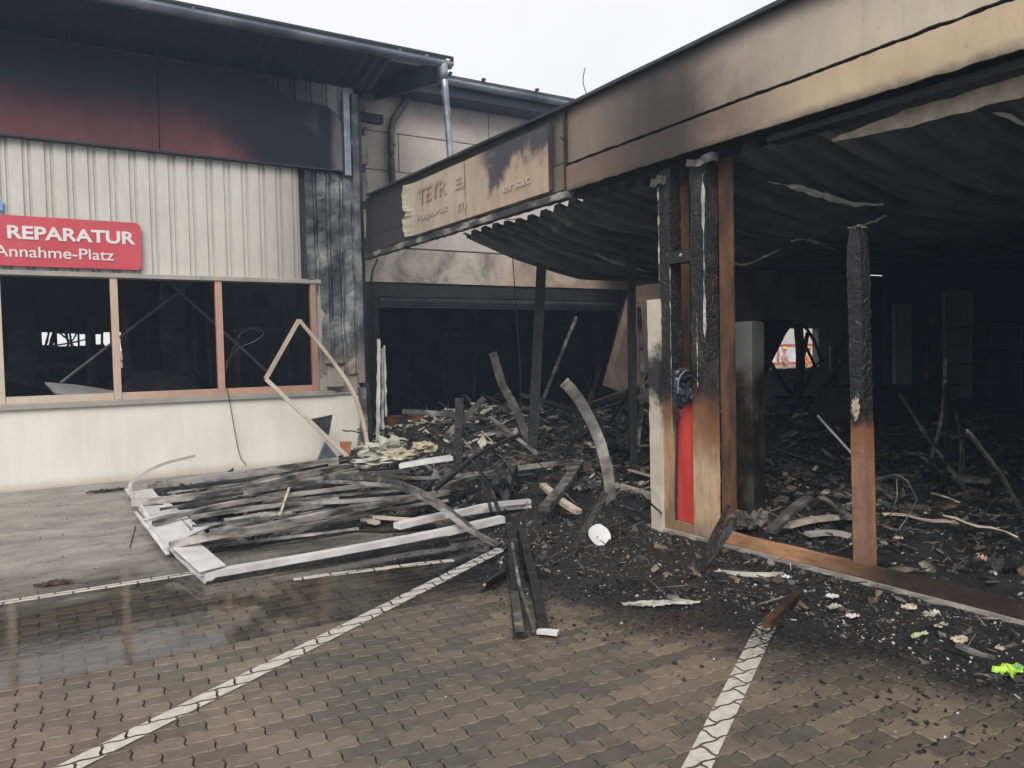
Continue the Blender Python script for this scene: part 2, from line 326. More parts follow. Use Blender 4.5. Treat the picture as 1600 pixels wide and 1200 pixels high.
def plinth_mat():
    k = N('cream_render'); n1 = k.noise(1.1, 6, .6); n2 = k.noise(30, 5, .6)
    c = k.ramp(n1, [(.3, (.69, .67, .61)), (.7, (.79, .775, .72))])
    c = k.mix(k.mth('MULTIPLY', k.sm(k.mth('ADD', k.z, k.mth('MULTIPLY', n1, .12)), .22, .06), .55), c, (.4, .34, .24))
    c = k.mix(k.mth('MULTIPLY', k.sm(k.noise(7, 7, .75), .64, .74), .35), c, (.35, .33, .29))
    c = k.mix(.3, c, k.ramp(k.noise(4, 6, .6, stretch=(3, 3, .3)), [(.3, .82), (.65, 1.05)]), 'MULTIPLY')
    return k.fin(c, .75, 0, k.bump(n2, .12, .005))
PLIN = plinth_mat()
def trim_mat():
    k = N('window_frame_paint'); n1 = k.noise(1.2, 5, .6)
    c = k.mix(k.sm(k.mth('ADD', k.x, n1), .6, 2.6), (.58, .5, .4), (.5, .3, .23))
    c = k.mix(k.mth('MULTIPLY', k.sm(k.x, 3.3, 3.9), .6), c, (.25, .15, .12)); c = k.mix(.4, c, k.ramp(k.noise(8, 6, .6), [(.3, .75), (.65, 1.1)]), 'MULTIPLY')
    return k.fin(c, .45, .1, k.bump(n1, .1, .01))
WFR = trim_mat()
TRIMG = simple('grey_beige_trim', [(.3, (.3, .28, .25)), (.7, (.42, .4, .36))], 3, .5, .2, .2, 20, world=True)
SOOTB = simple('sooted_soffit', [(.3, (.009, .012, .018)), (.6, (.018, .023, .032)), (.8, (.035, .04, .05))], 1.2, .5, .1, .2, 12, world=True, rvar=.2)
def red_mat():
    k = N('red_enamel_sign'); n1 = k.noise(2, 6, .6)
    c = k.ramp(n1, [(.3, (.5, .055, .075)), (.7, (.6, .085, .11))]); c = k.mix(k.mth('MULTIPLY', k.sm(k.noise(3, 7, .7, stretch=(2, 1, .4)), .5, .72), .35), c, (.2, .06, .065)); c = k.mix(k.mth('MULTIPLY', k.sm(k.noise(14, 6, .7), .6, .75), .3), c, (.5, .25, .24))
    return k.fin(c, .35, 0, k.bump(n1, .05, .01))
REDS = red_mat(); WLET = simple('white_lettering', [(.3, (.66, .64, .62)), (.7, (.76, .74, .72))], 9, .45, world=True)
def block_mat(name, low):
    k = N(name); n1 = k.noise(1.2, 7, .62); n2 = k.noise(12, 6, .65)
    c = k.ramp(n1, [(.3, (.42, .38, .35)), (.6, (.55, .5, .46)), (.8, (.6, .55, .5))])
    if low:
        c = k.ramp(k.noise(1.5, 7, .65, dist=.6), [(.28, (.07, .065, .062)), (.42, (.3, .27, .24)), (.55, (.5, .46, .4)), (.72, (.58, .54, .48))])
        c = k.mix(k.mth('MULTIPLY', k.sm(k.mth('ADD', k.x, n1), 8.2, 9.2), .55), c, (.33, .2, .13))
    else: c = k.mix(k.mth('MULTIPLY', k.sm(k.mth('ADD', k.z, k.mth('MULTIPLY', n1, .5)), 6.55, 7.1), .8), c, (.1, .11, .13))
    c = k.mix(.4, c, k.ramp(n2, [(.3, .75), (.65, 1.08)]), 'MULTIPLY')
    return k.fin(c, .85, 0, k.bump(n2, .3, .01))
BLK = block_mat('concrete_wall_panel', False); BLKL = block_mat('scorched_render', True)
def stile_mat(name, zc, wid, top=(.012, .012, .013), cl=((.3, .18, .1), (.44, .27, .16), (.5, .36, .23))):
    k = N(name); n1 = k.noise(3, 6, .65, stretch=(1, 1, .5)); n2 = k.noise(10, 6, .6, stretch=(2, 2, .4))
    c = k.ramp(n2, [(.3, cl[0]), (.55, cl[1]), (.8, cl[2])]); c = k.mix(k.mth('MULTIPLY', k.sm(k.noise(60, 4, .7), .6, .68), .6), c, (.08, .05, .035)); c = k.mix(k.mth('MULTIPLY', k.sm(k.noise(5, 7, .72, stretch=(1, 1, .35)), .48, .66), .55), c, (.13, .075, .045)); c = k.mix(k.mth('MULTIPLY', k.sm(k.mth('ADD', k.z, k.mth('MULTIPLY', n1, .3)), .5, .2), .5), c, (.1, .06, .04))
    z_ = k.mth('ADD', k.z, k.mth('MULTIPLY', k.mth('SUBTRACT', n1, .5), .8))
    c = k.mix(k.sm(z_, zc - wid * 1.6, zc - wid * .5), c, (.22, .1, .05))
    c = k.mix(k.sm(z_, zc - wid * .5, zc + wid * .4), c, top)
    # alligator char
    vo = k.n('ShaderNodeTexVoronoi'); vo.feature = 'DISTANCE_TO_EDGE'; vo.inputs['Scale'].default_value = 26
    mp = k.n('ShaderNodeMapping'); mp.inputs['Scale'].default_value = (.7, .7, 1); k.l(k.pos, mp.inputs[0]); k.l(mp.outputs[0], vo.inputs['Vector'])
    crk = k.sm(vo.outputs[0], .0, .08); up_ = k.sm(z_, zc - wid * .3, zc + wid * .5)
    h = k.mth('MULTIPLY', crk, up_)
    c = k.mix(k.mth('MULTIPLY', k.mth('MULTIPLY', up_, k.sm(n1, .56, .66)), .35), c, (.12, .115, .11))
    c = k.mix(k.mth('MULTIPLY', k.mth('MULTIPLY', up_, k.mth('SUBTRACT', 1, crk)), .5), c, (.09, .085, .08))
    return k.fin(c, k.mth('MULTIPLY_ADD', n2, .3, .4), 0, k.bump(h, .8, .012, k.bump(n2, .3, .006)))
ST1 = stile_mat('pillar_timber_left', 1.15, .25); ST2 = stile_mat('pillar_timber_right', 1.25, .4, cl=((.45, .31, .19), (.57, .43, .28), (.62, .5, .34))); ST3 = stile_mat('post_timber', 1.12, .22, cl=((.2, .105, .065), (.31, .165, .105), (.38, .22, .145)))
def whitepost():
    k = N('scorched_white_profile'); n1 = k.noise(3, 6, .65)
    c = k.ramp(n1, [(.3, (.5, .46, .38)), (.7, (.64, .6, .52))]); z_ = k.mth('ADD', k.z, k.mth('MULTIPLY', k.mth('SUBTRACT', n1, .5), 1.1))
    m = k.mth('MULTIPLY', k.sm(z_, .95, 1.15), k.sm(z_, 1.75, 1.45)); c = k.mix(m, c, (.03, .03, .035))
    return k.fin(c, .5, .1, k.bump(n1, .3, .01))
WPOST = whitepost()
def sill_mat():
    k = N('scorched_sill_timber'); n1 = k.noise(2.5, 6, .65, stretch=(1, .5, 1)); n2 = k.noise(20, 6, .6, stretch=(1, .25, 1))
    c = k.ramp(n2, [(.3, (.36, .17, .08)), (.6, (.5, .27, .14)), (.8, (.42, .2, .1))])
    yy = k.mth('ADD', k.y, k.mth('MULTIPLY', k.mth('SUBTRACT', n1, .5), 1.2)); c = k.mix(k.mth('MULTIPLY', k.sm(n1, .5, .68), .6), c, (.2, .11, .07)); c = k.mix(k.sm(yy, 3.9, 2.9), c, k.mix(n2, (.012, .009, .008), (.05, .034, .027)))
    c = k.mix(k.mth('MULTIPLY', k.sm(k.noise(30, 5, .7), .62, .7), .6), c, (.2, .17, .14))
    return k.fin(c, .6, 0, k.bump(n2, .5, .008))
SILLM = sill_mat()
REDP = simple('red_panel', [(.3, (.5, .035, .03)), (.55, (.6, .06, .045)), (.8, (.62, .12, .09))], 3, .4, 0, .25, 14, stretch=(1, 1, .35))
BLUEP = simple('blue_edge', [(.3, (.012, .012, .04)), (.7, (.03, .03, .1))], 5, .5)
def ash_mat():
    k = N('wet_ash'); n1 = k.noise(2.2, 8, .7); n2 = k.noise(38, 6, .75); n3 = k.noise(140, 3, .7)
    c = k.ramp(n1, [(.3, (.007, .007, .008)), (.55, (.018, .017, .017)), (.75, (.045, .04, .036))])
    c = k.mix(k.sm(n2, .62, .7), c, (.09, .085, .08)); c = k.mix(k.sm(n3, .7, .74), c, (.35, .34, .32))
    return k.fin(c, k.mth('MULTIPLY_ADD', n1, .5, .25), 0, k.bump(n2, .9, .03, k.bump(n3, .5, .006)))
ASH = ash_mat()
def deck_mat():
    k = N('sooted_roof_deck'); n1 = k.noise(1.5, 6, .65, stretch=(.5, 3, 1)); n2 = k.noise(8, 6, .6)
    c = k.ramp(n1, [(.3, (.06, .064, .07)), (.55, (.19, .19, .195)), (.74, (.38, .35, .31))])
    return k.fin(c, .5, .3, k.bump(n2, .3, .01))
DECK = deck_mat()

# ================================================================== THE SETTING
def sky_plane_ground():
    mb = MB(); mb.add([(-300, -300, -.09), (400, -300, -.09), (400, 500, -.09), (-300, 500, -.09)], [(0, 1, 2, 3)])
    tag(mb.obj('ground', simple('yard_asphalt', [(.3, (.045, .045, .045)), (.7, (.09, .088, .085))], .6, .6, world=True)), kind='structure')
sky_plane_ground()
XR, YL = 4.62, 11.7
# paving: wavy concrete stones in running bond, rows along X
PL, PW = .205, .0998
def wav(t): return .0052 * math.sin(2 * math.pi * t / (PL / 2))
def pav_outline(inset):
    L, Wd = PL / 2 - .0028 - inset, PW / 2 - .0028 - inset; out = []
    n = 12
    for i in range(n): x = -L + 2 * L * i / n; out.append((x, -Wd + wav(x)))
    for i in range(4): y = -Wd + 2 * Wd * i / 4; out.append((L + .0065 * math.sin(math.pi * 2 * y / PW) * (1 if True else 0), y + wav(L) * (1 - i / 4)))
    for i in range(n): x = L - 2 * L * i / n; out.append((x, Wd + wav(x)))
    for i in range(4): y = Wd - 2 * Wd * i / 4; out.append((-L + .0065 * math.sin(math.pi * 2 * y / PW), y + wav(-L) * (1 - i / 4)))
    return out
TOP, RIM = pav_outline(.0035), pav_outline(0)
def pav_mesh_data():
    n = len(TOP); vs = [(x, y, 0) for x, y in TOP] + [(x, y, -.0035) for x, y in RIM] + [(x, y, -.03) for x, y in RIM]
    fs = [tuple(range(n))] + [(n + i, n + (i + 1) % n, (i + 1) % n, i) for i in range(n)] + [(2 * n + i, 2 * n + (i + 1) % n, n + (i + 1) % n, n + i) for i in range(n)]
    return vs, fs
bed = MB().add([(-6.5, -3, -.03), (XR + .2, -3, -.03), (XR + .2, YL + .05, -.03), (-6.5, YL + .05, -.03)], [(0, 1, 2, 3)]).obj('parking_lot', JOINT)
tag(bed, kind='structure')
pvs, pfs = pav_mesh_data()
cells = []
OX, OY = 2.031 + PL / 2, 2.799
for r in range(-42, 90):
    y = OY + r * PW
    if y < -1.5 or y > YL - .03: continue
    for c in range(-36, 16):
        x = OX + c * PL + (PL / 2 if r % 2 else 0)
        if x < -5.2 or x > XR - .13: continue
        cells.append((x, y))
def scr_key(c):
    s = onscreen(Vector((c[0], c[1], 0)))
    if not s or not (-20 < s[0] < 1620 and s[1] < 1215): return 1e9
    return depth(Vector((c[0], c[1], 0)))
cells.sort(key=scr_key)
me = bpy.data.meshes.new('paving_stone'); me.from_pydata(pvs, [], pfs); me.materials.append(PAV)
def tilt(x, y):
    return (mn.noise(Vector((x * 9.1, y * 17.3, 3))) * .018, mn.noise(Vector((x * 7.7, y * 13.1, 9))) * .01, mn.noise(Vector((x * 6.3, y * 21.1, 5))) * .0014)
for (x, y) in cells[:300]:
    o = bpy.data.objects.new('paving_stone', me); COL.objects.link(o); o.parent = bed
    a, b, dz = tilt(x, y); o.location = (x, y, dz); o.rotation_euler = (a, b, 0)
mb = MB()
for (x, y) in cells[300:]:
    a, b, dz = tilt(x, y); mb.add([(x + vx, y + vy, vz + dz + vy * a - vx * b) for vx, vy, vz in pvs], pfs)
tag(mb.obj('paving_stones', PAV, bed), kind='stuff')
# painted bay lines, cut to the tops of the stones so the joints stay open
def clip(poly, a, b, c):   # keep a*x+b*y+c>=0
    out = []
    for i in range(len(poly)):
        p, q = poly[i], poly[(i + 1) % len(poly)]; dp = a * p[0] + b * p[1] + c; dq = a * q[0] + b * q[1] + c
        if dp >= 0: out.append(p)
        if (dp >= 0) != (dq >= 0): t = dp / (dp - dq); out.append((p[0] + (q[0] - p[0]) * t, p[1] + (q[1] - p[1]) * t))
    return out
def painted(p0, p1, w):
    p0, p1 = Vector(p0), Vector(p1); d = (p1 - p0).normalized(); nn = Vector((-d.y, d.x)); mb = MB()
    hp = [(nn.x, nn.y, -nn.dot(p0) + w / 2), (-nn.x, -nn.y, nn.dot(p0) + w / 2), (d.x, d.y, -d.dot(p0)), (-d.x, -d.y, d.dot(p1))]
    for (x, y) in cells:
        v = Vector((x, y)); 
        if abs((v - p0).dot(nn)) > w / 2 + .13: continue
        s_ = (v - p0).dot(d)
        if s_ < -.13 or s_ > (p1 - p0).length + .13: continue
        poly = [(x + a, y + b) for a, b in TOP]
        for h in hp:
            poly = clip(poly, *h)
            if len(poly) < 3: break
        if len(poly) < 3: continue
        a, b, dz = tilt(x, y)
        mb.add([(px, py, dz + .0056 + (py - y) * a - (px - x) * b) for px, py in poly], [tuple(range(len(poly)))])
    tag(mb.obj('painted_line', PAINT, None), kind='structure')
a2 = math.radians(31.7); dl = Vector((math.cos(a2), math.sin(a2)))
pA = Vector((3.2, 5.455)); painted(pA - dl * 9, pA + dl * .05, .105)
pB = Vector((3.6, 3.06)); painted(pB - dl * 7, pB, .105)
painted((-5, 6.25), (1.15, 6.235), .1)
painted((1.56, 5.62), (2.75, 5.40), .09)
# water film and silt
def wf(u, v):
    x = -5.0 + 9.1 * u; y = 4.55 + 7.13 * v
    return (x, y, .0045)
wobj = MB().grid(2, 2, wf).obj('puddle', WATER); tag(wobj, kind='structure')

# ================================================================== WORKSHOP (left)
T = thing('workshop_building', 'long cream workshop hall with ribbed cladding, sooty red band and burnt out windows', 'building', (0, YL, 0))
XE = 4.45
MB().box(-6, XE - .02, YL, YL + .22, -.03, 1.03).obj('plinth_wall', PLIN, T)
MB().box(-6, 3.98, YL - .05, YL + .24, 1.032, 1.105).obj('sill', TRIMG, T, bevel=.006)
MB().box(3.985, XE - .02, YL - .03, YL + .2, 1.032, 1.075).obj('sill', TRIMG, T, bevel=.006)
MB().box(-6, 3.86, YL - .04, YL + .2, 2.735, 2.80).obj('head_trim', TRIMG, T, bevel=.006)
wx = [-5.66, -4.33, -3.0, -1.665, -.335, .98, 2.315, 3.69]
for i in range(len(wx) - 1):
    wf_ = MB(); a, b = wx[i], wx[i + 1]
    wf_.box(a + .05, b - .05, YL - .012, YL + .06, 1.107, 1.2)
    fr = wf_.obj('window_frame', WFR, T)
    MB().box(b - .045, b + .045, YL - .02, YL + .07, 1.107, 2.733).obj('mullion', WFR, fr, bevel=.004)
def ribs(x0, x1, z0f, z1f, y, pitch=.244, dep=.035, crumple=0, nz=2):
    xs = []; x = x0
    while x < x1:
        for dx, dy in ((0, 0), (.142, 0), (.156, dep * .8), (.172, dep * .8), (.18, dep * .35), (.206, dep * .35), (.214, dep), (.232, dep)): 
            if x + dx * pitch / .244 <= x1: xs.append((x + dx * pitch / .244, dy))
        x += pitch
    vs = []; fs = []; n = len(xs)
    for j in range(nz):
        t = j / (nz - 1)
        for (x, dy) in xs:
            z = z0f(x) + (z1f(x) - z0f(x)) * t; w = 0; wx_ = 0
            if crumple:
                w = crumple * (mn.noise(Vector((x * 3, z * 1.5, 1))) * .8 + abs(mn.noise(Vector((x * 7, z * 4, 4)))) * .6) - crumple * .1; wx_ = crumple * .35 * mn.noise(Vector((x * 3, z * 2, 8)))
            vs.append((x + wx_, y + dy - w, z))
    fs = [(j * n + i, j * n + i + 1, (j + 1) * n + i + 1, (j + 1) * n + i) for j in range(nz - 1) for i in range(n - 1)]
    return MB().add(vs, fs)
ribs(-6, 3.62, lambda x: 2.803, lambda x: 4.47, YL).obj('ribbed_cladding', CLAD, T)
ribs(3.60, XE, lambda x: 2.80 if x < 3.72 else 1.35 + .1 * mn.noise(Vector((x * 9, 0, 0))), lambda x: 4.47 if x < 4.2 else 5.55, YL - .03, .2, .05, .075, 46).obj('crumpled_cladding', GALVB, T)
ribs(-6, XE, lambda x: 5.3, lambda x: 5.78, YL, .244).obj('upper_cladding', CLADU, T)
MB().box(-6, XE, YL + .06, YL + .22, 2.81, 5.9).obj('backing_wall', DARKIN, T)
MB().box(3.74, 3.86, YL - .01, YL + .2, 1.11, 2.733).obj('corner_panel', CLAD, T)
MB().box(3.865, 4.4, YL + .04, YL + .2, 1.08, 2.8).obj('corner_panel', CLAD, T)
mb = MB(); mb.box(-6, 1.6, YL - .09, YL - .005, 4.475, 5.72)
mb.obj('red_band', BAND, T); MB().prism([(1.612, YL - .09, 4.475), (4.18, YL - .09, 4.475), (4.18, YL - .09, 5.2), (4.1, YL - .09, 5.34), (3.95, YL - .09, 5.42), (3.45, YL - .09, 5.44), (3.2, YL - .09, 5.55), (3.0, YL - .09, 5.72), (1.612, YL - .09, 5.72)], (0, .085, 0)).obj('red_band', BAND, T)
MB().box(-6, 4.2, YL - .1, YL - .002, 4.45, 4.474).obj('drip_edge', SOOTB, T)
# corner strips
for (xa, xb, yy, m, nm) in ((4.22, 4.32, .1, GALV, 'corner_post'), (4.36, 4.46, .07, GALVB, 'corner_post'), (4.47, 4.55, -.05, SOOTB, 'corner_post')):
    MB().box(xa, xb, YL - yy, YL + .03, 1.2 if m is not GALV else 4.4, 5.68).obj(nm, m, T, bevel=.01)
# pitched roof, soffit with a torn gap, gutter
pitch = math.tan(math.radians(9.5)); yg = 10.72; zg = 6.02
def roofz(y): return zg + .06 + (y - yg) * pitch
rb = MB(); rb.hexa([(-8, yg + .02, roofz(yg)), (5.56, yg + .02, roofz(yg)), (5.56, 25, roofz(25)), (-8, 25, roofz(25)),
                    (-8, yg + .02, roofz(yg) + .05), (5.56, yg + .02, roofz(yg) + .05), (5.56, 25, roofz(25) + .05), (-8, 25, roofz(25) + .05)])
# roof with a real hole near the gutter end
rb = MB()
def rslab(x0, x1, y0, y1):
    rb.hexa([(x0, y0, roofz(y0)), (x1, y0, roofz(y0)), (x1, y1, roofz(y1)), (x0, y1, roofz(y1)), (x0, y0, roofz(y0) + .045), (x1, y0, roofz(y0) + .045), (x1, y1, roofz(y1) + .045), (x0, y1, roofz(y1) + .045)])
rslab(-8, 4.75, yg + .02, 25); rslab(4.75, 5.56, yg + .02, 11.02); rslab(4.75, 5.42, 11.2, 11.26); rslab(4.75, 5.56, 11.42, 25); rslab(5.44, 5.56, 11.02, 11.42)
rb.obj('roof_sheet', SOOTB, T)
sf = MB()
def soff(u, v):
    x = -6 + 10.7 * u; y = yg + .1 + (YL - yg - .1) * v
    return (x, y, 5.985 - v * .22 + (.012 if int(u * 240) % 4 < 2 else 0))
sf.grid(241, 2, soff); sf.obj('soffit', SOOTB, T)
def gut(x0, x1, y, z, r=.075):
    prof = [(-r + 2 * r * i / 8 if False else -r * math.cos(math.pi * i / 8), -r * math.sin(math.pi * i / 8)) for i in range(9)]
    prof = prof + [(q * .88, w * .88) for q, w in prof[::-1]]
    return MB().sweep([(x0, y, z), (x1, y, z - (x1 - x0) * .004)], prof)
g = gut(-8, 5.6, yg - .05, 6.08, .085).obj('gutter', GALV, T, smooth=False)
SGUT = simple('sooted_gutter', [(.3, (.09, .1, .13)), (.5, (.22, .25, .3)), (.7, (.42, .44, .48))], 1.1, .4, .5, .2, 15, world=True, stretch=(1, 1, 1))
g.data.materials[0] = SGUT
MB().box(-8, 5.6, yg - .145, yg - .115, 6.065, 6.1).obj('gutter_lip', SOOTB, g)
for x in (1.9, 4.72, 5.15):
    mb = MB(); mb.sweep([(x, yg - .05, 6.07), (x + .03, yg - .05, 6.07)], [(q * 1.04, w) for q, w in [(-.09 * math.cos(math.pi * i / 8), -.09 * math.sin(math.pi * i / 8)) for i in range(9)]])
    mb.obj('gutter_bracket', GALV, g)
MB().box(5.595, 5.603, yg - .14, yg + .04, 5.97, 6.09).obj('gutter_end_cap', SOOTB, g)
# barge board at the gable end
mb = MB(); y0, y1 = 10.95, 15.2
mb.hexa([(5.5, y0, 5.80), (5.56, y0, 5.80), (5.56, y1, roofz(y1) - .24), (5.5, y1, roofz(y1) - .24), (5.5, y0, roofz(y0) - .003), (5.56, y0, roofz(y0) - .003), (5.56, y1, roofz(y1) - .003), (5.5, y1, roofz(y1) - .003)])
mb.obj('barge_board', SOOTB, T)
MB().box(4.55, 5.5, 13.1, 13.25, 5.75, 5.9).obj('purlin_end', CHX, T)
# side, rear and floor of the hall
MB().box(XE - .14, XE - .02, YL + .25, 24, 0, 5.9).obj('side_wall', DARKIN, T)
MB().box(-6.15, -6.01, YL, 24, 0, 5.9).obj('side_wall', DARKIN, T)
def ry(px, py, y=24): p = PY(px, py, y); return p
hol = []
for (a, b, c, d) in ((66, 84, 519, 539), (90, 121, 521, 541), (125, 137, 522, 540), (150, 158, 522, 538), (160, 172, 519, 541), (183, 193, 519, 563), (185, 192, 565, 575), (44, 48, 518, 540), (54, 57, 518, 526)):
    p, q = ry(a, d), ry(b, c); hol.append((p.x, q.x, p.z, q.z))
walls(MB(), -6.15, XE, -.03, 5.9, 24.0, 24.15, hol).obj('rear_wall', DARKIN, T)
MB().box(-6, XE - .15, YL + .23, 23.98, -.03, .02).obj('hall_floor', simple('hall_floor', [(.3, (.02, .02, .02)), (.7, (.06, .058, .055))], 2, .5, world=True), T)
# REPARATUR sign
def textmesh(body, size, mat, name, parent, M4, ext=.004, off=.0, spacing=1.0, sx=1.0, fit=None):
    c = bpy.data.curves.new(name, 'FONT'); c.body = body; c.size = size; c.extrude = ext; c.offset = off; c.space_character = spacing
    t = bpy.data.objects.new(name, c); COL.objects.link(t); bpy.context.view_layer.update()
    me_ = bpy.data.meshes.new_from_object(t.evaluated_get(bpy.context.evaluated_depsgraph_get()))
    bpy.data.objects.remove(t); xs = [v.co.x for v in me_.vertices]; ys = [v.co.y for v in me_.vertices]
    x0, x1, y0, y1 = min(xs), max(xs), min(ys), max(ys)
    for v in me_.vertices:
        u = (v.co.x - x0) / (x1 - x0) * fit[0]; h = v.co.y / size * fit[1] / .72 if len(fit) < 3 else (v.co.y - y0) / (y1 - y0) * fit[1]
        v.co = M4 @ Vector((u, h, v.co.z))
    me_.materials.clear(); me_.materials.append(mat); o = bpy.data.objects.new(name, me_); COL.objects.link(o)
    if parent: o.parent = parent
    return o
ys_ = YL - .075
def rrect(x0, x1, z0, z1, r, y, n=6):
    out = []
    for cx, cz, a in ((x1 - r, z0 + r, -90), (x1 - r, z1 - r, 0), (x0 + r, z1 - r, 90), (x0 + r, z0 + r, 180)):
        for i in range(n + 1): t = math.radians(a + 90 * i / n); out.append((cx + r * math.cos(t), y, cz + r * math.sin(t)))
    return out
sgn = MB().prism(rrect(-2.9, 1.33, 2.845, 3.475, .07, ys_ + .03), (0, -.03, 0)).obj('workshop_sign', REDS)
tag(sgn, 'red sign reading REPARATUR Annahme-Platz on the ribbed cladding above the windows', 'sign')
def Mxz(x, y, z): return Matrix(((1, 0, 0, x), (0, 0, -1, y), (0, 1, 0, z), (0, 0, 0, 1)))
pa, pb = PY(12, 378, ys_), PY(212, 384, ys_)
textmesh('REPARATUR', .3, WLET, 'lettering', sgn, Mxz(pa.x, ys_ - .006, 3.18), off=.009, fit=(pb.x - pa.x, .17, 1))
pa, pb = PY(-9, 400, ys_), PY(178, 404, ys_)
textmesh('Annahme-Platz', .2, WLET, 'lettering', sgn, Mxz(pa.x, ys_ - .006, 2.955), off=.0015, fit=(pb.x - pa.x, .14, 1))
bs = PY(3, 325, YL - .03)
tag(MB().box(-.6, bs.x + .01, YL - .045, YL - .01, 3.53, 3.66).obj('small_sign', simple('blue_sticker', [(.3, (.1, .3, .55)), (.7, (.15, .4, .65))], 5, .5)), 'small blue plate on the cladding at the left edge above the red sign', 'sign')
# things inside the hall seen through the windows
def bar_between(p, q, w, h, mat, name, parent=None, jit=0, up=(0, 0, 1), step=.2): return MB().sweep(resamp([p, q], step), rect(w, h), up, jit).obj(name, mat, parent)
STEELD = simple('dull_steel', [(.3, (.08, .085, .09)), (.7, (.2, .2, .2))], 4, .5, .3)
br = thing('cross_bracing', 'thin crossed steel bracing rods behind the middle window openings', 'bracing', PY(283, 450, 13.0))
for (a, b) in (((95, 598), (300, 440)), ((262, 438), (422, 585))):
    MB().sweep([PY(*a, 13.0 if a[0] < 200 else 13.08), PY(*b, 13.0 if a[0] < 200 else 13.08)], circ(.022, 8)).obj('rod', STEELD, br)
# bonnet of a white car
hd = MB(); pts = [(72, 597), (88, 601), (120, 604), (150, 607), (176, 611), (176, 620), (120, 618), (95, 616), (84, 612)]
car = thing('damaged_car', 'burnt out car behind the left window with a pale bonnet sticking up', 'car', PY(130, 640, 14.2))
def dpt(px, py, y): return PY(px, py, y)
bon = MB(); P1 = [dpt(70, 597, 13.3), dpt(120, 601, 13.5), dpt(185, 611, 13.6), dpt(190, 626, 13.2), dpt(120, 622, 13.0), dpt(86, 613, 12.95)]
bon.prism(P1, (0, .03, -.03)); bon.obj('bonnet', WHT, car)
def carshell():
    m_ = MB(); c0 = dpt(235, 600, 15.5)
    L_ = [(-1.0, 0.5), (-.95, .9), (-.55, .98), (-.3, 1.32), (.55, 1.34), (.85, .95), (1.1, .9), (1.15, .5)]
    m_.prism([(c0.x + a, 14.9, b) for a, b in L_], (0, 1.5, 0)); return m_
carshell().obj('body', simple('burnt_car_body', [(.3, (.02, .02, .02)), (.7, (.08, .075, .07))], 3, .6), car)
for sx in (-.7, .75):
    for sy in (14.88, 16.3):
        c0 = dpt(235, 600, 15.5); mb = MB(); mb.sweep([(c0.x + sx, sy, .32), (c0.x + sx, sy + .18, .32)], circ(.3, 16)); mb.obj('wheel', CHX, car)
# internal remains: posts and door frames
for (x0, y0, x1, y1, w, yy, lab) in ((195, 500, 200, 620, .12, 17, 'pale post beyond the second window opening'), (268, 470, 272, 620, .3, 18, 'wide grey scorched column behind the second window'),
                                   (370, 517, 372, 615, .09, 16, 'left leg of a pale door frame inside the third window'), (462, 515, 460, 610, .09, 16.1, 'right leg of a pale door frame inside the third window'),
                                   (137, 520, 140, 600, .12, 19, 'thin grey post between the rear openings of the hall'), (20, 500, 20, 600, .3, 19, 'dim grey cabinet like column at the far left of the hall')):
    tag(bar_between(PY(x0, y0, yy), PY(x1, y1, yy), w, .1, simple('dim_post', [(.3, (.05, .05, .05)), (.7, (.14, .135, .13))], 2, .7) if x0 != 20 else DARKIN, 'interior_post'), lab, 'post')
tag(bar_between(PY(366, 516, 15.9), PY(466, 513, 16), .09, .09, STEELD, 'door_head'), 'pale door head bar inside the third window', 'beam')
# loose wires at the third window
def wire(name, pts, r, mat, label, cat='wire'):
    return tag(MB().sweep(resamp(pts, .05), circ(r, 6)).obj(name, mat), label, cat)
wire('loose_wire', [PY(355, 606, YL - .08), PY(361, 640, YL - .06), PY(368, 680, YL - .05), PY(375, 712, YL - .05), PY(385, 727, YL - .1)], .006, CABLE, 'thin black cable hanging down the cream wall below the third window')
wire('loose_wire', [PY(348, 600, YL - .02), PY(352, 570, YL + .1), PY(372, 545, YL + .3), PY(400, 532, YL + .3), PY(412, 520, YL + .3), PY(398, 512, YL + .3), PY(378, 520, YL + .3), PY(366, 540, YL + .25), PY(352, 580, YL + .05)], .005, ASHG, 'looped pale scorched cable in the third window opening')
# meter box
mt = thing('meter_box', 'small beige meter box on the corner below the crumpled cladding', 'box', (4.1, YL - .1, 1.2))
a, b = PY(514, 605, YL - .12), PY(538, 570, YL - .12)
MB().box(a.x, b.x, YL - .12, YL + .03, a.z, b.z).obj('case', TRIMG, mt, bevel=.008); MB().box(a.x - .02, b.x + .02, YL - .16, YL + .03, b.z + .002, b.z + .03).obj('lid', DKMET, mt)

# downpipe from gutter end
dp = thing('downpipe', 'grey spiral seam downpipe hanging from the gutter corner', 'pipe', (5.5, yg, 4))
A_, B_ = Vector((5.47, yg - .05, 5.98)), Vector((5.62, yg - .02, 3.9))
pipe = MB().sweep(resamp([A_, B_], .3), circ(.052, 16)).obj('pipe', GALV, dp, smooth=True)
mb = MB(); mb.sweep([A_ + Vector((0, 0, .06)), A_ + Vector((0, 0, -.02)), A_ + Vector((.005, 0, -.1)), A_ + Vector((.01, 0, -.2))], circ(.06, 16), (0, 1, 0), 0, [1.35, 1.3, 1.1, 1.02]); mb.obj('outlet_funnel', GALV, dp, smooth=True)
sp = []; 
for i in range(80):
    t = i / 79; c = A_.lerp(B_, t); sp.append(c + Vector((math.cos(t * 14), math.sin(t * 14), 0)) * .053)
MB().sweep(sp, rect(.012, .008)).obj('spiral_seam', STEELD, pipe)

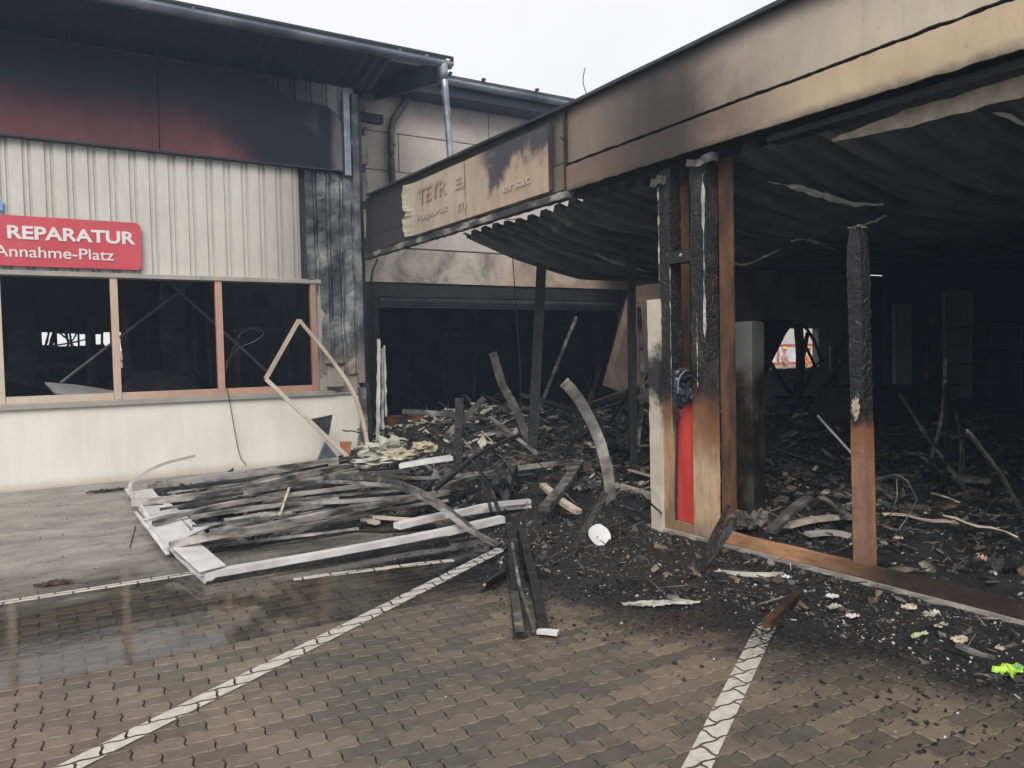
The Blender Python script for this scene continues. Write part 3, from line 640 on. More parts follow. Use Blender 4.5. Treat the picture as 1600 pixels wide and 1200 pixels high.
# ================================================================== REAR BUILDING
YB = 13.5
R = thing('rear_building', 'rear wing of smoke stained concrete panels with a gutter above a wide dark opening', 'building', (8, YB, 0))
x_open0, x_open1 = 5.46, 11.25
def slabs():
    zs = [3.62, 4.32, 5.02, 5.72, 6.42, 6.9]; 
    for j in range(5):
        xs = [5.28, 5.95, 9.8, 14.5, 20] if j % 2 == 0 else [5.28, 7.9, 12.4, 16.5, 20]
        for i in range(4): 
            MB().box(xs[i] + .008, xs[i + 1] - .008, YB, YB + .2, zs[j] + .007, zs[j + 1] - .007).obj('wall_panel', BLK, R, bevel=.012)
slabs()
MB().box(4.5, 20, YB + .02, YB + .19, 3.5, 6.9).obj('panel_joints', DKMET, R)
for i, z in enumerate((3.7, 4.35, 5.0, 5.65)):   # column of corner blocks
    MB().prism([(5.0, YB - .3, z), (5.25, YB - .3, z + .03), (5.23 - .03 * (i % 2), YB - .3, z + .5), (5.02, YB - .3, z + .55)], (0, .3, 0)).obj('corner_block', BLKL, R, bevel=.015)
MB().box(5.0, 14, YB - .02, YB + .2, 2.98, 3.6).obj('lintel', BLKL, R)
MB().box(5.0, 11.25, YB + .02, YB + .3, 2.72, 2.97).obj('shutter_box', CHX, R)
for k in range(3): MB().box(5.5, 11.2, YB + .01 + k * .03, YB + .06 + k * .03, 2.62 - k * .05, 2.70 - k * .05).obj('shutter_slat', DKMET, R)
MB().box(5.05, x_open0, YB - .02, YB + .25, 0, 2.97).obj('jamb', CHX, R)
MB().box(x_open1, 13.99, YB, YB + .2, -.12, 2.97).obj('wall_panel', DARKIN, R)
# far right part with a window opening
wp, wq = PY(1203, 577, YB), PY(1279, 513, YB)
walls(MB(), 14, 17.9 + 2.1, -.12, 3.6, YB, YB + .2, [(wp.x, wq.x, wp.z, wq.z)]).obj('sooted_wall', SOOTW, R)
MB().box(wp.x - .1, wq.x + .1, YB - .06, YB + .22, wp.z - .06, wp.z - .003).obj('window_sill', SOOTW, R)
MB().box(20, 30, YB, YB + .2, -.12, 3.6).obj('side_wall', DARKIN, R)
def rear_gutter():
    yy = 12.9; p = PY(690, 124, yy); q = PY(930, 160, yy)
    g2 = gut(p.x - 1.8, q.x + 8, yy, p.z + .02, .09).obj('gutter', SGUT, R)
    MB().box(p.x - 1.8, q.x + 8, yy + .1, yy + .14, p.z - .25, p.z + .05).obj('eaves_board', SOOTB, R)
    MB().box(p.x - 1.8, q.x + 8, yy - .02, YB + 4, p.z + .03, p.z + .1).obj('roof_sheet', DKMET, R)
    MB().box(5.0, q.x + 8, yy + .14, YB, p.z - .26, p.z - .2).obj('soffit', SOOTB, R)
    for i, x in enumerate((6.7, 7.4, 8.6, 9.9)): MB().box(x, x + .06, yy - .08, yy - .02, p.z + .1, p.z + .14).obj('roof_clip', CHX, R)
rear_gutter()
# interior of the rear wing
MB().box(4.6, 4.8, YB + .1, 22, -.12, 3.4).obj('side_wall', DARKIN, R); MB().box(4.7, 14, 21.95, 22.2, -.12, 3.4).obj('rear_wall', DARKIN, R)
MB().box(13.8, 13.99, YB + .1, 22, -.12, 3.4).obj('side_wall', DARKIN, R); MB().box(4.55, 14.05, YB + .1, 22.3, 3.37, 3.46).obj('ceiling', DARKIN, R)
op = thing('old_downpipe', 'sooty bent downpipe with a kinked top on the rear concrete wall', 'pipe', (5.8, YB - .12, 4))
MB().sweep(resamp([PY(638, 150, YB - .12), PY(628, 168, YB - .12), PY(614, 190, YB - .12), PY(611, 218, YB - .12), PY(613, 300, YB - .12)], .06), circ(.065, 14)).obj('pipe', OLDPIPE, op, smooth=True)
MB().sweep([PY(612, 225, YB - .12), PY(612, 228, YB - .12)], circ(.075, 14), (0, 1, 0)).obj('clamp', OLDPIPE, op)
wire('loose_wire', [PY(590, 405, YB - .3), PY(581, 430, YB - .4), PY(582, 470, YB - .4), PY(585, 520, YB - .4), PY(584, 560, YB - .45)], .02, CABLE, 'thick black cable hanging at the left jamb of the rear opening')
wire('antenna_wire', [PD(918, 152, 15), PD(911, 128, 15), PD(914, 106, 15)], .011, STEELD, 'thin bent wire standing above the roof against the sky')

# ================================================================== SHOWROOM (right)
H = thing('showroom_building', 'burnt flat roofed showroom with a deep scorched fascia and sagging roof deck', 'building', (XR, 5, 0))
YK = 6.28
def fas(y0, y1, zt0, zt1, zb0, zb1, x0, x1):
    return MB().hexa([(x0, y0, zb0), (x1, y0, zb0), (x1, y1, zb1), (x0, y1, zb1), (x0, y0, zt0), (x1, y0, zt0), (x1, y1, zt1), (x0, y1, zt1)])
def wavy_sheet(y0, y1, zt, zb, x0, name, mat, ny=120, torn_top=0, torn_bot=0, nz=6):
    mb = MB()
    def f(u, v):
        y = y0 + (y1 - y0) * u; z = zb(y) + (zt(y) - zb(y)) * v
        if v > .99 and torn_top: z += torn_top * (mn.noise(Vector((y * 9, 1, 0))) + mn.noise(Vector((y * 31, 3, 0))) * .6)
        if v < .01 and torn_bot: z += torn_bot * (mn.noise(Vector((y * 7, 5, 0))) + mn.noise(Vector((y * 23, 7, 0))) * .6)
        return (x0 + .012 * mn.noise(Vector((y * 1.3, z * 2, 0))), y, z)
    mb.grid(ny, nz, f); mb.grid(ny, nz, lambda u, v: tuple(Vector(f(u, v)) + Vector((.02, 0, 0))))
    return mb.obj(name, mat, H)
wavy_sheet(-2, YK - .01, lambda y: 3.985, lambda y: 3.462, XR - .06, 'upper_fascia', FUP, ny=260, torn_bot=.011)
wavy_sheet(-2, YK - .01, lambda y: 3.425, lambda y: 3.14 + (.045 if y > 4.5 else .045 * max(0, (y - 1) / 3.5)), XR - .09, 'lower_fascia', FLO, ny=260, torn_top=.008, torn_bot=.010)
kl = lambda y, a, b: a + (b - a) * (y - YK) / (YL - YK)
wavy_sheet(YK + .01, YL, lambda y: kl(y, 3.985, 4.09), lambda y: kl(y, 3.49, 3.47), XR - .05, 'upper_fascia', FUP, torn_bot=.006)
wavy_sheet(YK + .01, YL, lambda y: kl(y, 3.47, 3.455), lambda y: kl(y, 3.215, 3.23), XR - .075, 'lower_fascia', FLO)
fas(-2, YK, 3.97, 3.97, 3.2, 3.2, XR - .03, XR + .16).obj('fascia_core', CHX, H)
fas(YK, YL, 3.97, 4.07, 3.2, 3.2, XR - .02, XR + .16).obj('fascia_core', CHX, H)
MB().sweep([(XR - .02, y, 4.0 + max(0, y - YK) * .02) for y in [-2 + .3 * i for i in range(46)]], rect(.2, .028), jit=.002).obj('coping', DKMET, H)
MB().sweep([(XR - .07, y, 3.15 + max(0, y - YK) * .004) for y in [6.25 + .1 * i for i in range(55)]], rect(.1, .07), jit=.006).obj('bottom_rail', simple('flaked_rail', [(.3, (.02, .02, .022)), (.5, (.06, .06, .062)), (.6, (.28, .26, .24)), (.75, (.4, .38, .35))], 3.5, .6, world=True, stretch=(1, .7, 2)), H)
fas(-2, 3.9, 3.14, 3.14, 3.06, 3.10, XR - .0, XR + .14).obj('bottom_beam', CHX, H)
# torn pale edge strip right of the pillar
def edge_strip(u, v):
    y = 3.5 - 5.5 * u; z = 3.1 - .105 * v * min(1, u * 8 + .15) - .02 * mn.noise(Vector((y * 8, v, 0))) + (-.05 * max(0, 1 - u * 9))
    return (XR + .18 + .03 * v, y, z)
MB().grid(60, 4, edge_strip).obj('torn_edge_strip', CREAMM, H)
# seam at the kink
MB().box(XR - .1, XR - .04, YK - .008, YK + .008, 3.18, 3.97).obj('panel_seam', CHX, H)
MB().add([(XR - .11, YK + .03, 3.72), (XR - .14, YK - .04, 3.70), (XR - .11, YK - .02, 3.65), (XR - .1, YK + .12, 3.78)], [(0, 1, 2), (0, 2, 3)]).obj('bent_flap', STRIP, H)
# roof deck sagging under the fascia
prof = [(4.6, 3.16), (5.5, 2.92), (6.57, 2.73), (7.56, 2.69), (8.4, 2.76), (9.57, 2.98), (10.9, 3.2), (12.6, 3.35), (14, 3.4), (24, 3.4)]
def prof_z(x):
    for i in range(len(prof) - 1):
        if prof[i][0] <= x <= prof[i + 1][0]:
            t = (x - prof[i][0]) / (prof[i + 1][0] - prof[i][0]); t = t * t * (3 - 2 * t) if i > 6 else t
            return prof[i][1] + (prof[i + 1][1] - prof[i][1]) * t
    return 3.4
def deck_z(x, y):
    s = 3.25 - prof_z(x); k = 1.18 if y > 8 else .85 + .33 * max(0, (y - 3) / 5)
    z = 3.25 - s * k + .05 * mn.noise(Vector((x * .6, y * .9, 0))) + (.09 * mn.noise(Vector((x * .5, y * 1.6, 6))) if x > 5 else 0)
    z += .10 * math.exp(-((y - 6.4) / .9) ** 2) * (1 if x > 5 else 0) * max(0, min(1, (x - 5)))
    return z
ny_pitch = .26; ys = []
y = -3.0
while y < 8.9:
    ys += [(y, 0), (y + .10, 0), (y + .13, .075), (y + .23, .075)]; y += ny_pitch
mb = MB(); nx = 90; vs = []
for (y, dz) in ys:
    for i in range(nx): x = XR + .17 + (24 - XR) * (i / (nx - 1)) ** 1.6; vs.append((x, y + .03 * mn.noise(Vector((x, y, 2))), deck_z(x, y) + dz))
mb.add(vs, [(j * nx + i, j * nx + i + 1, (j + 1) * nx + i + 1, (j + 1) * nx + i) for j in range(len(ys) - 1) for i in range(nx - 1)])
mb.obj('roof_deck', DECK, H)
MB().box(XR + .2, 24, -3, 8.85, 3.75, 3.85).obj('roof_covering', DKMET, H)
MB().box(10.2, 30, 8.86, YB - .01, 3.62, 3.7).obj('roof_covering', DECK, H)
def PDK(px, py, _=0):
    d = ray(px, py).normalized(); t = 4.0
    while t < 22:
        p = O + d * t
        if p.x > XR + .3 and p.y < 8.85 and p.z > deck_z(p.x, p.y) - .05: return p
        if p.y >= 8.85: return p
        t += .02
    return O + d * 9
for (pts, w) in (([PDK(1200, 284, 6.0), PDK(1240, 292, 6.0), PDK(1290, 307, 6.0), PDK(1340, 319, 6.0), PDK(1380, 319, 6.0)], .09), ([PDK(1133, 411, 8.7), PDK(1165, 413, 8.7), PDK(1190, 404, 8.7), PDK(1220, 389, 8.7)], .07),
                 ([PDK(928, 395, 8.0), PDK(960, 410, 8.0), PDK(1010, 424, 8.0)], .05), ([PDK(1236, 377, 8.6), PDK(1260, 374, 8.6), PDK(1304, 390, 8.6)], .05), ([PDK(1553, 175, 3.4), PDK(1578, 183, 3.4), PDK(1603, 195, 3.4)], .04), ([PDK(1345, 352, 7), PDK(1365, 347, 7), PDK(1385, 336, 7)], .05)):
    MB().sweep(resamp(pts, .06), rect(w * .62, .012), (0, .4, 1), .010, [min(1, .25 + 3 * min(i, len(resamp(pts, .06)) - 1 - i) / len(resamp(pts, .06))) for i in range(len(resamp(pts, .06)))]).obj('sky_gap_strip', WHT, H)  # white strips under the deck stand in for sky showing through torn seams
# right and far walls of the showroom
MB().box(24, 24.2, -4, YB, -.12, 3.8).obj('side_wall', DARKIN, H)
MB().box(XR, 24, -4.2, -4, -.12, 3.8).obj('end_wall', DARKIN, H)
q0, q1 = PY(1388, 600, 11.2), PY(1440, 600, 11.2)
MB().box(q0.x, 24, 11.2, 11.35, 0, 3.7).obj('partition_wall', DARKIN, H)
for i, (pxa, pxb) in enumerate(((1400, 1425), (1450, 1462), (1478, 1520))):
    a, b = PY(pxa, 600, 11.1), PY(pxb, 600, 11.1); MB().box(a.x, b.x, 11.1, 11.19, 0 if i != 1 else .3, 2.6 + .2 * i).obj('wall_remnant', SOOTW if i != 1 else BROWNW, H)
# sill beam and kerb
MB().sweep([(XR + .02, y, .118 + .004 * mn.noise(Vector((y * 5, 0, 0)))) for y in [4.36 - .12 * i for i in range(54)]], rect(.06, .088), jit=.005).obj('sill_beam', SILLM, H)
mb = MB(); mb.grid(120, 4, lambda u, v: (XR - .035 + .012 * mn.noise(Vector((u * 60, v * 3, 0))) + (.19 if v > .9 else 0), 5.22 - 7.3 * u, (-.03, .045, .072, .058)[round(v * 3)])); mb.obj('kerb', CONC, H)
MB().box(XR - .01, XR + .5, -2.2, 5.2, -.05, .05).obj('floor_edge', CONC, H)
# ---- front pillar of two timber stiles with the red panel
PT = thing('front_pillar', 'tall timber door pillar, tan below and charred above, holding a red panel', 'pillar', (XR, 4.8, 0))
def stile(y0, y1, x0, x1, z0, z1, mat, name, jit=.004, jz=2.0):
    zs = [z0 + (z1 - z0) * i / 60 for i in range(61)]; mb = MB(); vs = []
    for z in zs:
        k = jit if z < 1.3 else jit + .009 * min(1, (z - 1.3) * jz)
        for (x, y) in ((x0, y0), (x1, y0), (x1, y1), (x0, y1)):
            vs.append((x + random.uniform(-k, k) * .5, y + random.uniform(-k, k) * .6, z))
    mb.add(vs, [(4 * i + j, 4 * i + (j + 1) % 4, 4 * i + 4 + (j + 1) % 4, 4 * i + 4 + j) for i in range(60) for j in range(4)] + [(240, 241, 242, 243)])
    return mb.obj(name, mat, PT)
stile(4.915, 5.045, XR - .005, XR + .12, .06, 3.13, ST1, 'stile', .002)
stile(4.50, 4.675, XR - .005, XR + .12, .06, 3.13, ST2, 'stile', .002)
MB().box(XR - .004, XR + .11, 4.677, 4.913, .062, .155).obj('bottom_rail', ST1, PT)
MB().box(XR - .012, XR + .11, 4.66, 4.93, 2.33, 2.43).obj('middle_rail', CHX, PT); MB().sweep([(XR - .02, 4.78, 2.39), (XR - .01, 4.78, 2.39)], circ(.014, 8)).obj('bolt', YEL, PT)
MB().grid(8, 30, lambda u, v: (XR + .03 + .006 * math.sin(u * 6 + v * 3), 4.90 - .215 * u, .16 + 1.06 * v)).obj('red_panel', REDP, PT)
MB().sweep([(XR + .015, 4.895 + .012 * math.sin(z * 5), z) for z in [.16 + .05 * i for i in range(21)]], rect(.014, .014)).obj('blue_edge', BLUEP, PT)
# pale flaked edges on the upper stiles
for (yy, z0, z1) in ((5.035, 2.2, 3.1), (4.515, 1.7, 3.0), (4.905, .9, 2.3), (4.60, 1.3, 1.9)):
    mb = MB(); n = 40
    mb.sweep([(XR - .022 + .004 * random.random(), yy + .004 * mn.noise(Vector((z0 + i * .3, 3, 1))), z0 + (z1 - z0) * i / n) for i in range(n + 1)], rect(.03 if z1 > 2.5 else .008, .006), (1, 0, 0), .0015, [max(.12, .25 + 1.6 * mn.noise(Vector((i * .3, yy * 7, 0)))) for i in range(n + 1)])
    mb.obj('flaked_edge', PLASTER, PT)
for (ya, yb, z) in ((4.36, 4.66, 3.1), (4.95, 5.1, 3.03)):
    MB().sweep([(XR - .03, ya + (yb - ya) * i / 8, z + .01 * math.sin(i)) for i in range(9)], rect(.05, .06), (0, 0, 1), .008).obj('cap_flake', ASHG, PT)
sc = thing('steel_column', 'rust brown steel column standing right behind the charred door pillar', 'column', (XR + .3, 4.4, 0))
MB().box(XR + .125, XR + .14, 4.345, 4.488, .05, 3.12).obj('flange', RUST, sc); MB().box(XR + .141, XR + .19, 4.43, 4.44, .05, 3.12).obj('web', RUST, sc); MB().box(XR + .191, XR + .203, 4.40, 4.488, .05, 3.12).obj('flange', RUST, sc)
sc2 = thing('steel_column', 'brown steel column seen through the gap between the two pillar timbers', 'column', (XR + .5, 4.95, 0))
MB().box(XR + .3, XR + .315, 5.0, 5.16, .05, 3.1).obj('flange', RUST, sc2); MB().box(XR + .316, XR + .45, 5.07, 5.09, .05, 3.1).obj('web', RUST, sc2)
# white scorched profile at the pillar's left
wp_ = thing('door_jamb', 'pale scorched door jamb standing against the left side of the pillar', 'door jamb', (XR, 5.15, 0))
b0 = PX(1029, 831, XR - .02); t0 = PX(1022, 468, XR - .02)
MB().sweep(resamp([b0, PX(1026, 650, XR - .02), t0], .1), rect(.13, .05), (-1, 0, 0), .003).obj('profile', WPOST, wp_); MB().sweep(resamp([b0 + Vector((.05, -.035, 0)), t0 + Vector((.05, -.035, -.3))], .1), rect(.02, .05), (-1, 0, 0), .003).obj('edge_strip', WPOST, wp_)
# melted lump
def blob(c, r, sc_, mat, name, parent=None, seed=0, amp=.5, sub=3, freq=2.2):
    import bmesh
    bm = bmesh.new(); bmesh.ops.create_icosphere(bm, subdivisions=sub, radius=1)
    for v in bm.verts:
        d = 1 + amp * mn.fractal(v.co * freq + Vector((seed * 3.1, seed, 0)), 1, 2, 3); v.co = Vector((v.co.x * sc_[0] * d, v.co.y * sc_[1] * d, v.co.z * sc_[2] * d)) * r + Vector(c)
    me_ = bpy.data.meshes.new(name); bm.to_mesh(me_); bm.free(); me_.materials.append(mat); o = bpy.data.objects.new(name, me_); COL.objects.link(o)
    if parent: o.parent = parent; o.matrix_parent_inverse = Matrix.Translation(-Vector(parent.location))
    return o
GLOSSB = simple('melted_plastic', [(.3, (.008, .009, .012)), (.6, (.03, .035, .05)), (.8, (.14, .17, .22))], 12, .2, 0, .6, 20)
ml = thing('melted_handle', 'melted black plastic lump drooping over the top of the red panel', 'debris', (XR, 4.8, 1.2))
c = PX(1067, 610, XR - .05); blob(c, .1, (.5, .9, 1.15), GLOSSB, 'lump', ml, 1, .7); blob(c + Vector((-.01, 0, .13)), .09, (.5, 1.1, .5), CH, 'lump', ml, 5, .8)
MB().sweep(resamp([c + Vector((-.03, .03, .16)), c + Vector((-.06, .02, .05)), c + Vector((-.05, .035, -.1)), c + Vector((-.02, .04, -.24))], .03), circ(.022, 8), (1, 0, 0), .004).obj('drip', GLOSSB, ml)
MB().sweep(resamp([c + Vector((-.04, -.08, .17)), c + Vector((-.06, -.02, .1)), c + Vector((-.06, .0, -.02))], .03), circ(.008, 6), (1, 0, 0)).obj('drip', simple('blue_grey_melt', [(.3, (.1, .13, .2)), (.7, (.25, .3, .4))], 8, .3), ml)
# second post
p2 = thing('front_post', 'free standing square timber post, tan at its foot and cracked black above', 'post', (XR, 3.18, 0))
def postmesh():
    b_, t_ = Vector((XR + .06, 3.165, .12)), Vector((XR + .06, 3.21, 2.37)); vs = []; n = 60
    for i in range(n + 1):
        c = b_.lerp(t_, i / n); k = .0015 if c.z < 1.1 else .004; w = .051 if c.z < 1.12 else .049
        w -= .012 * max(0, c.z - 2.25) / .1
        for sx, sy in ((-1, -1), (1, -1), (1, 1), (-1, 1)): vs.append((c.x + sx * w + random.uniform(-k, k), c.y + sy * w + random.uniform(-k, k), c.z + random.uniform(-k, k)))
    return MB().add(vs, [(4 * i + j, 4 * i + (j + 1) % 4, 4 * i + 4 + (j + 1) % 4, 4 * i + 4 + j) for i in range(n) for j in range(4)] + [(240, 241, 242, 243)])
postmesh().obj('timber', ST3, p2)
c = PX(1337, 640, XR - .015); blob(c, .05, (.25, .5, 1.2), CREAMM, 'splinter', p2, 3, .9)
blob((XR + .06, 3.21, 2.38), .055, (.9, .9, .35), ASHG, 'ash_cap', p2, 8, .8)

# sign panel on the fascia
SG = thing('scorched_sign', 'scorched and peeling fascia sign with ghost letters TEYR and Reparat', 'sign', (XR - .1, 8.5, 3.5))
def sgz(y): return kl(y, 3.905, 3.985) , kl(y, 3.235, 3.262)
def sgn_sheet(ya, yb, na, rag=False, name='sheet'):
    def f(u, v):
        y = ya + (yb - ya) * u; zt, zb = sgz(y); z = zb + (zt - zb) * v; x = XR - .095 - .008 * mn.noise(Vector((y * 2, z * 3, 4)))
        if rag:
            k = max(0, 1 - u * 5); x -= .06 * k * k; y += k * (.06 * mn.noise(Vector((1, z * 9, 0))) + .05 * mn.noise(Vector((4, z * 30, 0))) + (.08 if .35 < v < .5 else 0) * -1)
        return (x, y, z)
    m_ = MB().grid(na, 24, f); m_.grid(na, 24, lambda u, v: tuple(Vector(f(u, v)) + Vector((.012, 0, 0)))); return m_.obj(name, SIGNB, SG)
sgn_sheet(10.05, 8.345, 40, True); sgn_sheet(8.33, 6.56, 30)
MB().box(XR - .1, XR - .076, 6.5, 6.545, 3.24, 3.92).obj('edge_trim', DKMET, SG)
def Myz(y, z, x): return Matrix(((0, 0, -1, x), (-1, 0, 0, y), (0, 1, 0, z), (0, 0, 0, 1)))
xs_ = XR - .107
def sgtext(t, pa, pb, h, mat, off=.004):
    a, b = PX(*pa, xs_), PX(*pb, xs_); textmesh(t, .2, mat, 'lettering', SG, Matrix.Translation((0, 0, 0)) @ Myz(a.y, a.z, xs_ - .003), ext=.001, off=off, fit=(a.y - b.y, h, 1)).matrix_parent_inverse = Matrix.Translation(-Vector(SG.location))
sgtext('TEYR', (654, 320), (698, 303), .2, LET1, .004); sgtext('Reparat', (652, 349), (700, 334), .11, LET2, .003)
sgtext('EI', (711, 297), (726, 291), .14, LET2); sgtext('m', (716, 330), (728, 326), .1, LET2); sgtext('ersat', (786, 301), (828, 288), .08, simple('pale_ghost', [(.3, (.5, .42, .33)), (.7, (.56, .48, .4))], 5, .6), .002)

# posts standing in the showroom
def upright(name, base, top, zb, w, t, mat, label, cat='post', mid=None, up=None, jit=.004, dd=0, prof=None, step=.1):
    b = GZ(base[0], base[1], zb); dp_ = depth(b); pts = [b]
    if mid:
        for m in sorted(mid, key=lambda q: -q[1]): pts.append(PD(m[0], m[1], dp_ + dd * .5))
    pts.append(PD(top[0], top[1], dp_ + dd))
    pts[0] = b + (b - pts[1]).normalized() * .1
    o = MB().sweep(resamp(pts, step), prof or rect(w, t), up or -fwd, jit).obj(name, mat); return tag(o, label, cat)
upright('thin_post', (832, 700), (848, 376), .35, .13, .1, CHX, 'dark leaning steel post under the sagging roof deck', jit=.002)
upright('thin_post', (990, 732), (985, 322), .25, .09, .08, CHX, 'slim dark vertical post left of the pillar', jit=.002)
upright('thin_post', (716, 715), (718, 622), .3, .1, .06, CHX, 'short black stub post rising from the rubble before the brown panel')
upright('leaning_profile', (996, 700), (998, 480), .3, .05, .05, STRIP, 'slim pale profile leaning beside the dark vertical post', mid=[(1004, 600)], dd=-.3)
upright('leaning_profile', (1018, 640), (997, 480), .5, .05, .04, ASHG, 'twisted pale end of a frame profile beside the door jamb', mid=[(1012, 560)], dd=-.2)
upright('bent_plank', (832, 702), (770, 551), .3, .11, .03, ASHG, 'pale edged plank leaning left out of the rubble heap', mid=[(785, 600), (806, 640)], dd=.2)
upright('bent_plank', (955, 790), (882, 597), .1, .105, .03, simple('curved_plank', [(.3, (.03, .03, .03)), (.5, (.14, .13, .125)), (.7, (.5, .48, .45))], 2.2, .5, 0, .4, 20), 'tall curved plank bowing out of the debris, pale at its tip', mid=[(903, 622), (928, 668), (948, 730)], dd=-.2)
upright('leaning_stick', (835, 660), (900, 496), .6, .05, .05, ASHG, 'thin stick leaning right inside the dark rear opening', mid=[(866, 580)], dd=1.5)
upright('leaning_stick', (690, 690), (757, 622), .35, .09, .04, ASHG, 'short grey plank leaning above the pale rubble at the rear opening')
upright('charred_stick', (886, 875), (945, 770), .02, .05, .06, CHX, 'straight black stick leaning against the curved plank', dd=.15)
upright('charred_stick', (1085, 902), (1148, 812), .02, .06, .04, CH, 'split charred batten leaning on the sill beam beside the pillar', mid=[(1112, 862)], dd=.2, jit=.008)
upright('charred_stick', (1100, 870), (1138, 790), .05, .03, .03, CHX, 'thin brown stick leaning next to the split batten at the pillar foot', dd=.15)
upright('thin_rod', (1332, 710), (1278, 650), .5, .02, .02, WHT, 'thin white tipped rod leaning left of the free standing post', dd=.4)
upright('thin_rod', (1455, 715), (1478, 560), .3, .03, .03, STRIP, 'thin grey rod leaning in the middle of the dark showroom', mid=[(1472, 650)])
# slanted collapsed panel, right of rear opening
tag(MB().prism([PY(942, 602, 11.6), PY(1040, 640, 10.6), PY(1050, 440, 10.6), PY(985, 448, 11.6)], (.05, .1, 0)).obj('collapsed_panel', simple('collapsed_sheet', [(.3, (.05, .035, .028)), (.7, (.13, .095, .07))], 2.5, .7, 0, .5, 8, stretch=(6, 1, .3))), 'brown slanting collapsed panel beside the slim dark post', 'panel')
tag(MB().sweep(resamp([PY(830, 672, 10.6), PY(900, 640, 10.4), PY(1020, 598, 9.8)], .2), rect(.3, .06), jit=.01).obj('collapsed_beam', simple('collapsed_beam', [(.3, (.02, .018, .016)), (.7, (.09, .075, .06))], 3, .7)), 'broad fallen beam sloping up to the right behind the curved plank', 'beam')
bp = tag(MB().box(PY(604, 680, 12.2).x, PY(714, 680, 12.2).x, 12.2, 12.26, .1, PY(650, 647, 12.2).z).obj('brown_panel', BROWNW), 'low brown rusty panel across the rear opening', 'panel')
# tall charred cabinet
cb = thing('metal_cabinet', 'tall fire blackened metal cabinet with a grey top half behind the pillar', 'cabinet', (6, 5, 0))
def cabmat():
    k = N('sooted_cabinet'); n1 = k.noise(3, 6, .65); c = k.ramp(k.mth('ADD', n1, k.mth('MULTIPLY', k.sm(k.z, 1.3, 1.6), .36)), [(.4, (.014, .013, .012)), (.52, (.05, .042, .035)), (.62, (.12, .11, .1)), (.8, (.22, .225, .225))])
    return k.fin(c, .45, .3, k.bump(n1, .2, .01))
CABM = cabmat()
cbase = GZ(1180, 835, .02); dpc = depth(cbase)
c0, c1 = GZ(1128, 820, .02), PD(1178, 838, dpc); xx0 = 5.35
pL, pR = PX(1120, 800, 5.9), PX(1172, 830, 5.25)
zt = PD(1172, 502, dpc).z
fa, fb_ = Vector((5.95, 5.35)), Vector((5.42, 4.72)); nn = (fb_ - fa).normalized(); pp = Vector((-nn.y, nn.x)) 
pC, pDd = fb_ + pp * .28 * 0 + Vector((.3, -.0)) * 0, None
k1 = Vector(PD(1128, 700, dpc + .3).xy), Vector(PD(1176, 700, dpc).xy), Vector(PD(1196, 700, dpc + .25).xy)
kb = k1[0] + (k1[2] - k1[1])
ring = [k1[0], k1[1], k1[2], kb]
MB().hexa([(*q, .03) for q in ring] + [(*q, zt) for q in ring]).obj('carcass', CABM, cb, bevel=.01)
dn = (k1[1] - k1[0]).normalized(); po = Vector((dn.y, -dn.x)) * .012
if po.dot(k1[1]) > 0: po = -po
d0, d1 = k1[0].lerp(k1[1], .05) + po, k1[0].lerp(k1[1], .93) + po
MB().hexa([(*d0, .12), (*d1, .12), (*(d1 - po * .9), .12), (*(d0 - po * .9), .12), (*d0, zt - .08), (*d1, zt - .08), (*(d1 - po * .9), zt - .08), (*(d0 - po * .9), zt - .08)]).obj('door', CABM, cb)
# box shape charred counter in the showroom
a, b = PY(1352, 740, 7.3), PY(1440, 740, 7.3)
ct = thing('burnt_counter', 'low charred counter block standing behind the free standing post', 'counter', (a.x, 7.3, 0))
MB().box(a.x, b.x, 7.3, 8.2, 0, .92).obj('body', CHX, ct, bevel=.03); MB().box(a.x - .04, b.x + .04, 7.26, 8.24, .922, .96).obj('worktop', CH, ct)
# mesh rack right
rk = thing('wire_rack', 'dim wire mesh rack against the dark right hand partition', 'rack', (15, 10.8, 0))
for px in (1482, 1549, 1597): a = PY(px, 512, 10.8); MB().box(a.x, a.x + .04, 10.8, 10.84, 0, a.z).obj('upright', STEELD, rk)
for i, py in enumerate((512, 540, 570, 602, 634)): a, b = PY(1480, py, 10.79), PY(1600, py, 10.79); MB().box(a.x, b.x + .8, 10.76, 10.78, a.z - .012, a.z + .012).obj('shelf_bar', STEELD, rk)
# twisted dark tubes in front of the far window
TW = [((1245, 640), (1247, 505), .22), ((1262, 520), (1246, 600), .1), ((1258, 510), (1282, 560), .08), ((1248, 518), (1275, 575), .07), ((1300, 670), (1302, 540), .2), ((1300, 560), (1320, 520), .12),
      ((1200, 560), (1260, 640), .1), ((1210, 620), (1400, 610), .06), ((1270, 640), (1390, 655), .05), ((1340, 595), (1390, 615), .06), ((1230, 640), (1330, 625), .05), ((1355, 600), (1345, 640), .05), ((1222, 600), (1290, 560), .05)]
fm = thing('twisted_steelwork', 'tangle of dark bent tubes and posts in front of the small bright window', 'wreckage', PY(1250, 640, 12.6))
for i, (a, b, w) in enumerate(TW):
    p, q = PY(*a, 12.5 + .06 * i), PY(*b, 12.5 + .06 * i); m = (p + q) / 2 + Vector((random.uniform(-.12, .12), 0, random.uniform(-.1, .1)))
    MB().sweep(resamp([p, m, q], .15), circ(w / 2, 8), (0, 1, 0), .006).obj('bent_tube', CHX, fm)

tag(MB().prism([PY(1192, 500, 13.3), PY(1243, 500, 13.3), PY(1228, 522, 13.3), PY(1203, 572, 13.3), PY(1190, 600, 13.3)], (0, .03, 0)).obj('hanging_sheet', CHX), 'dark sheet hanging slantwise over the left edge of the small far window', 'sheet')
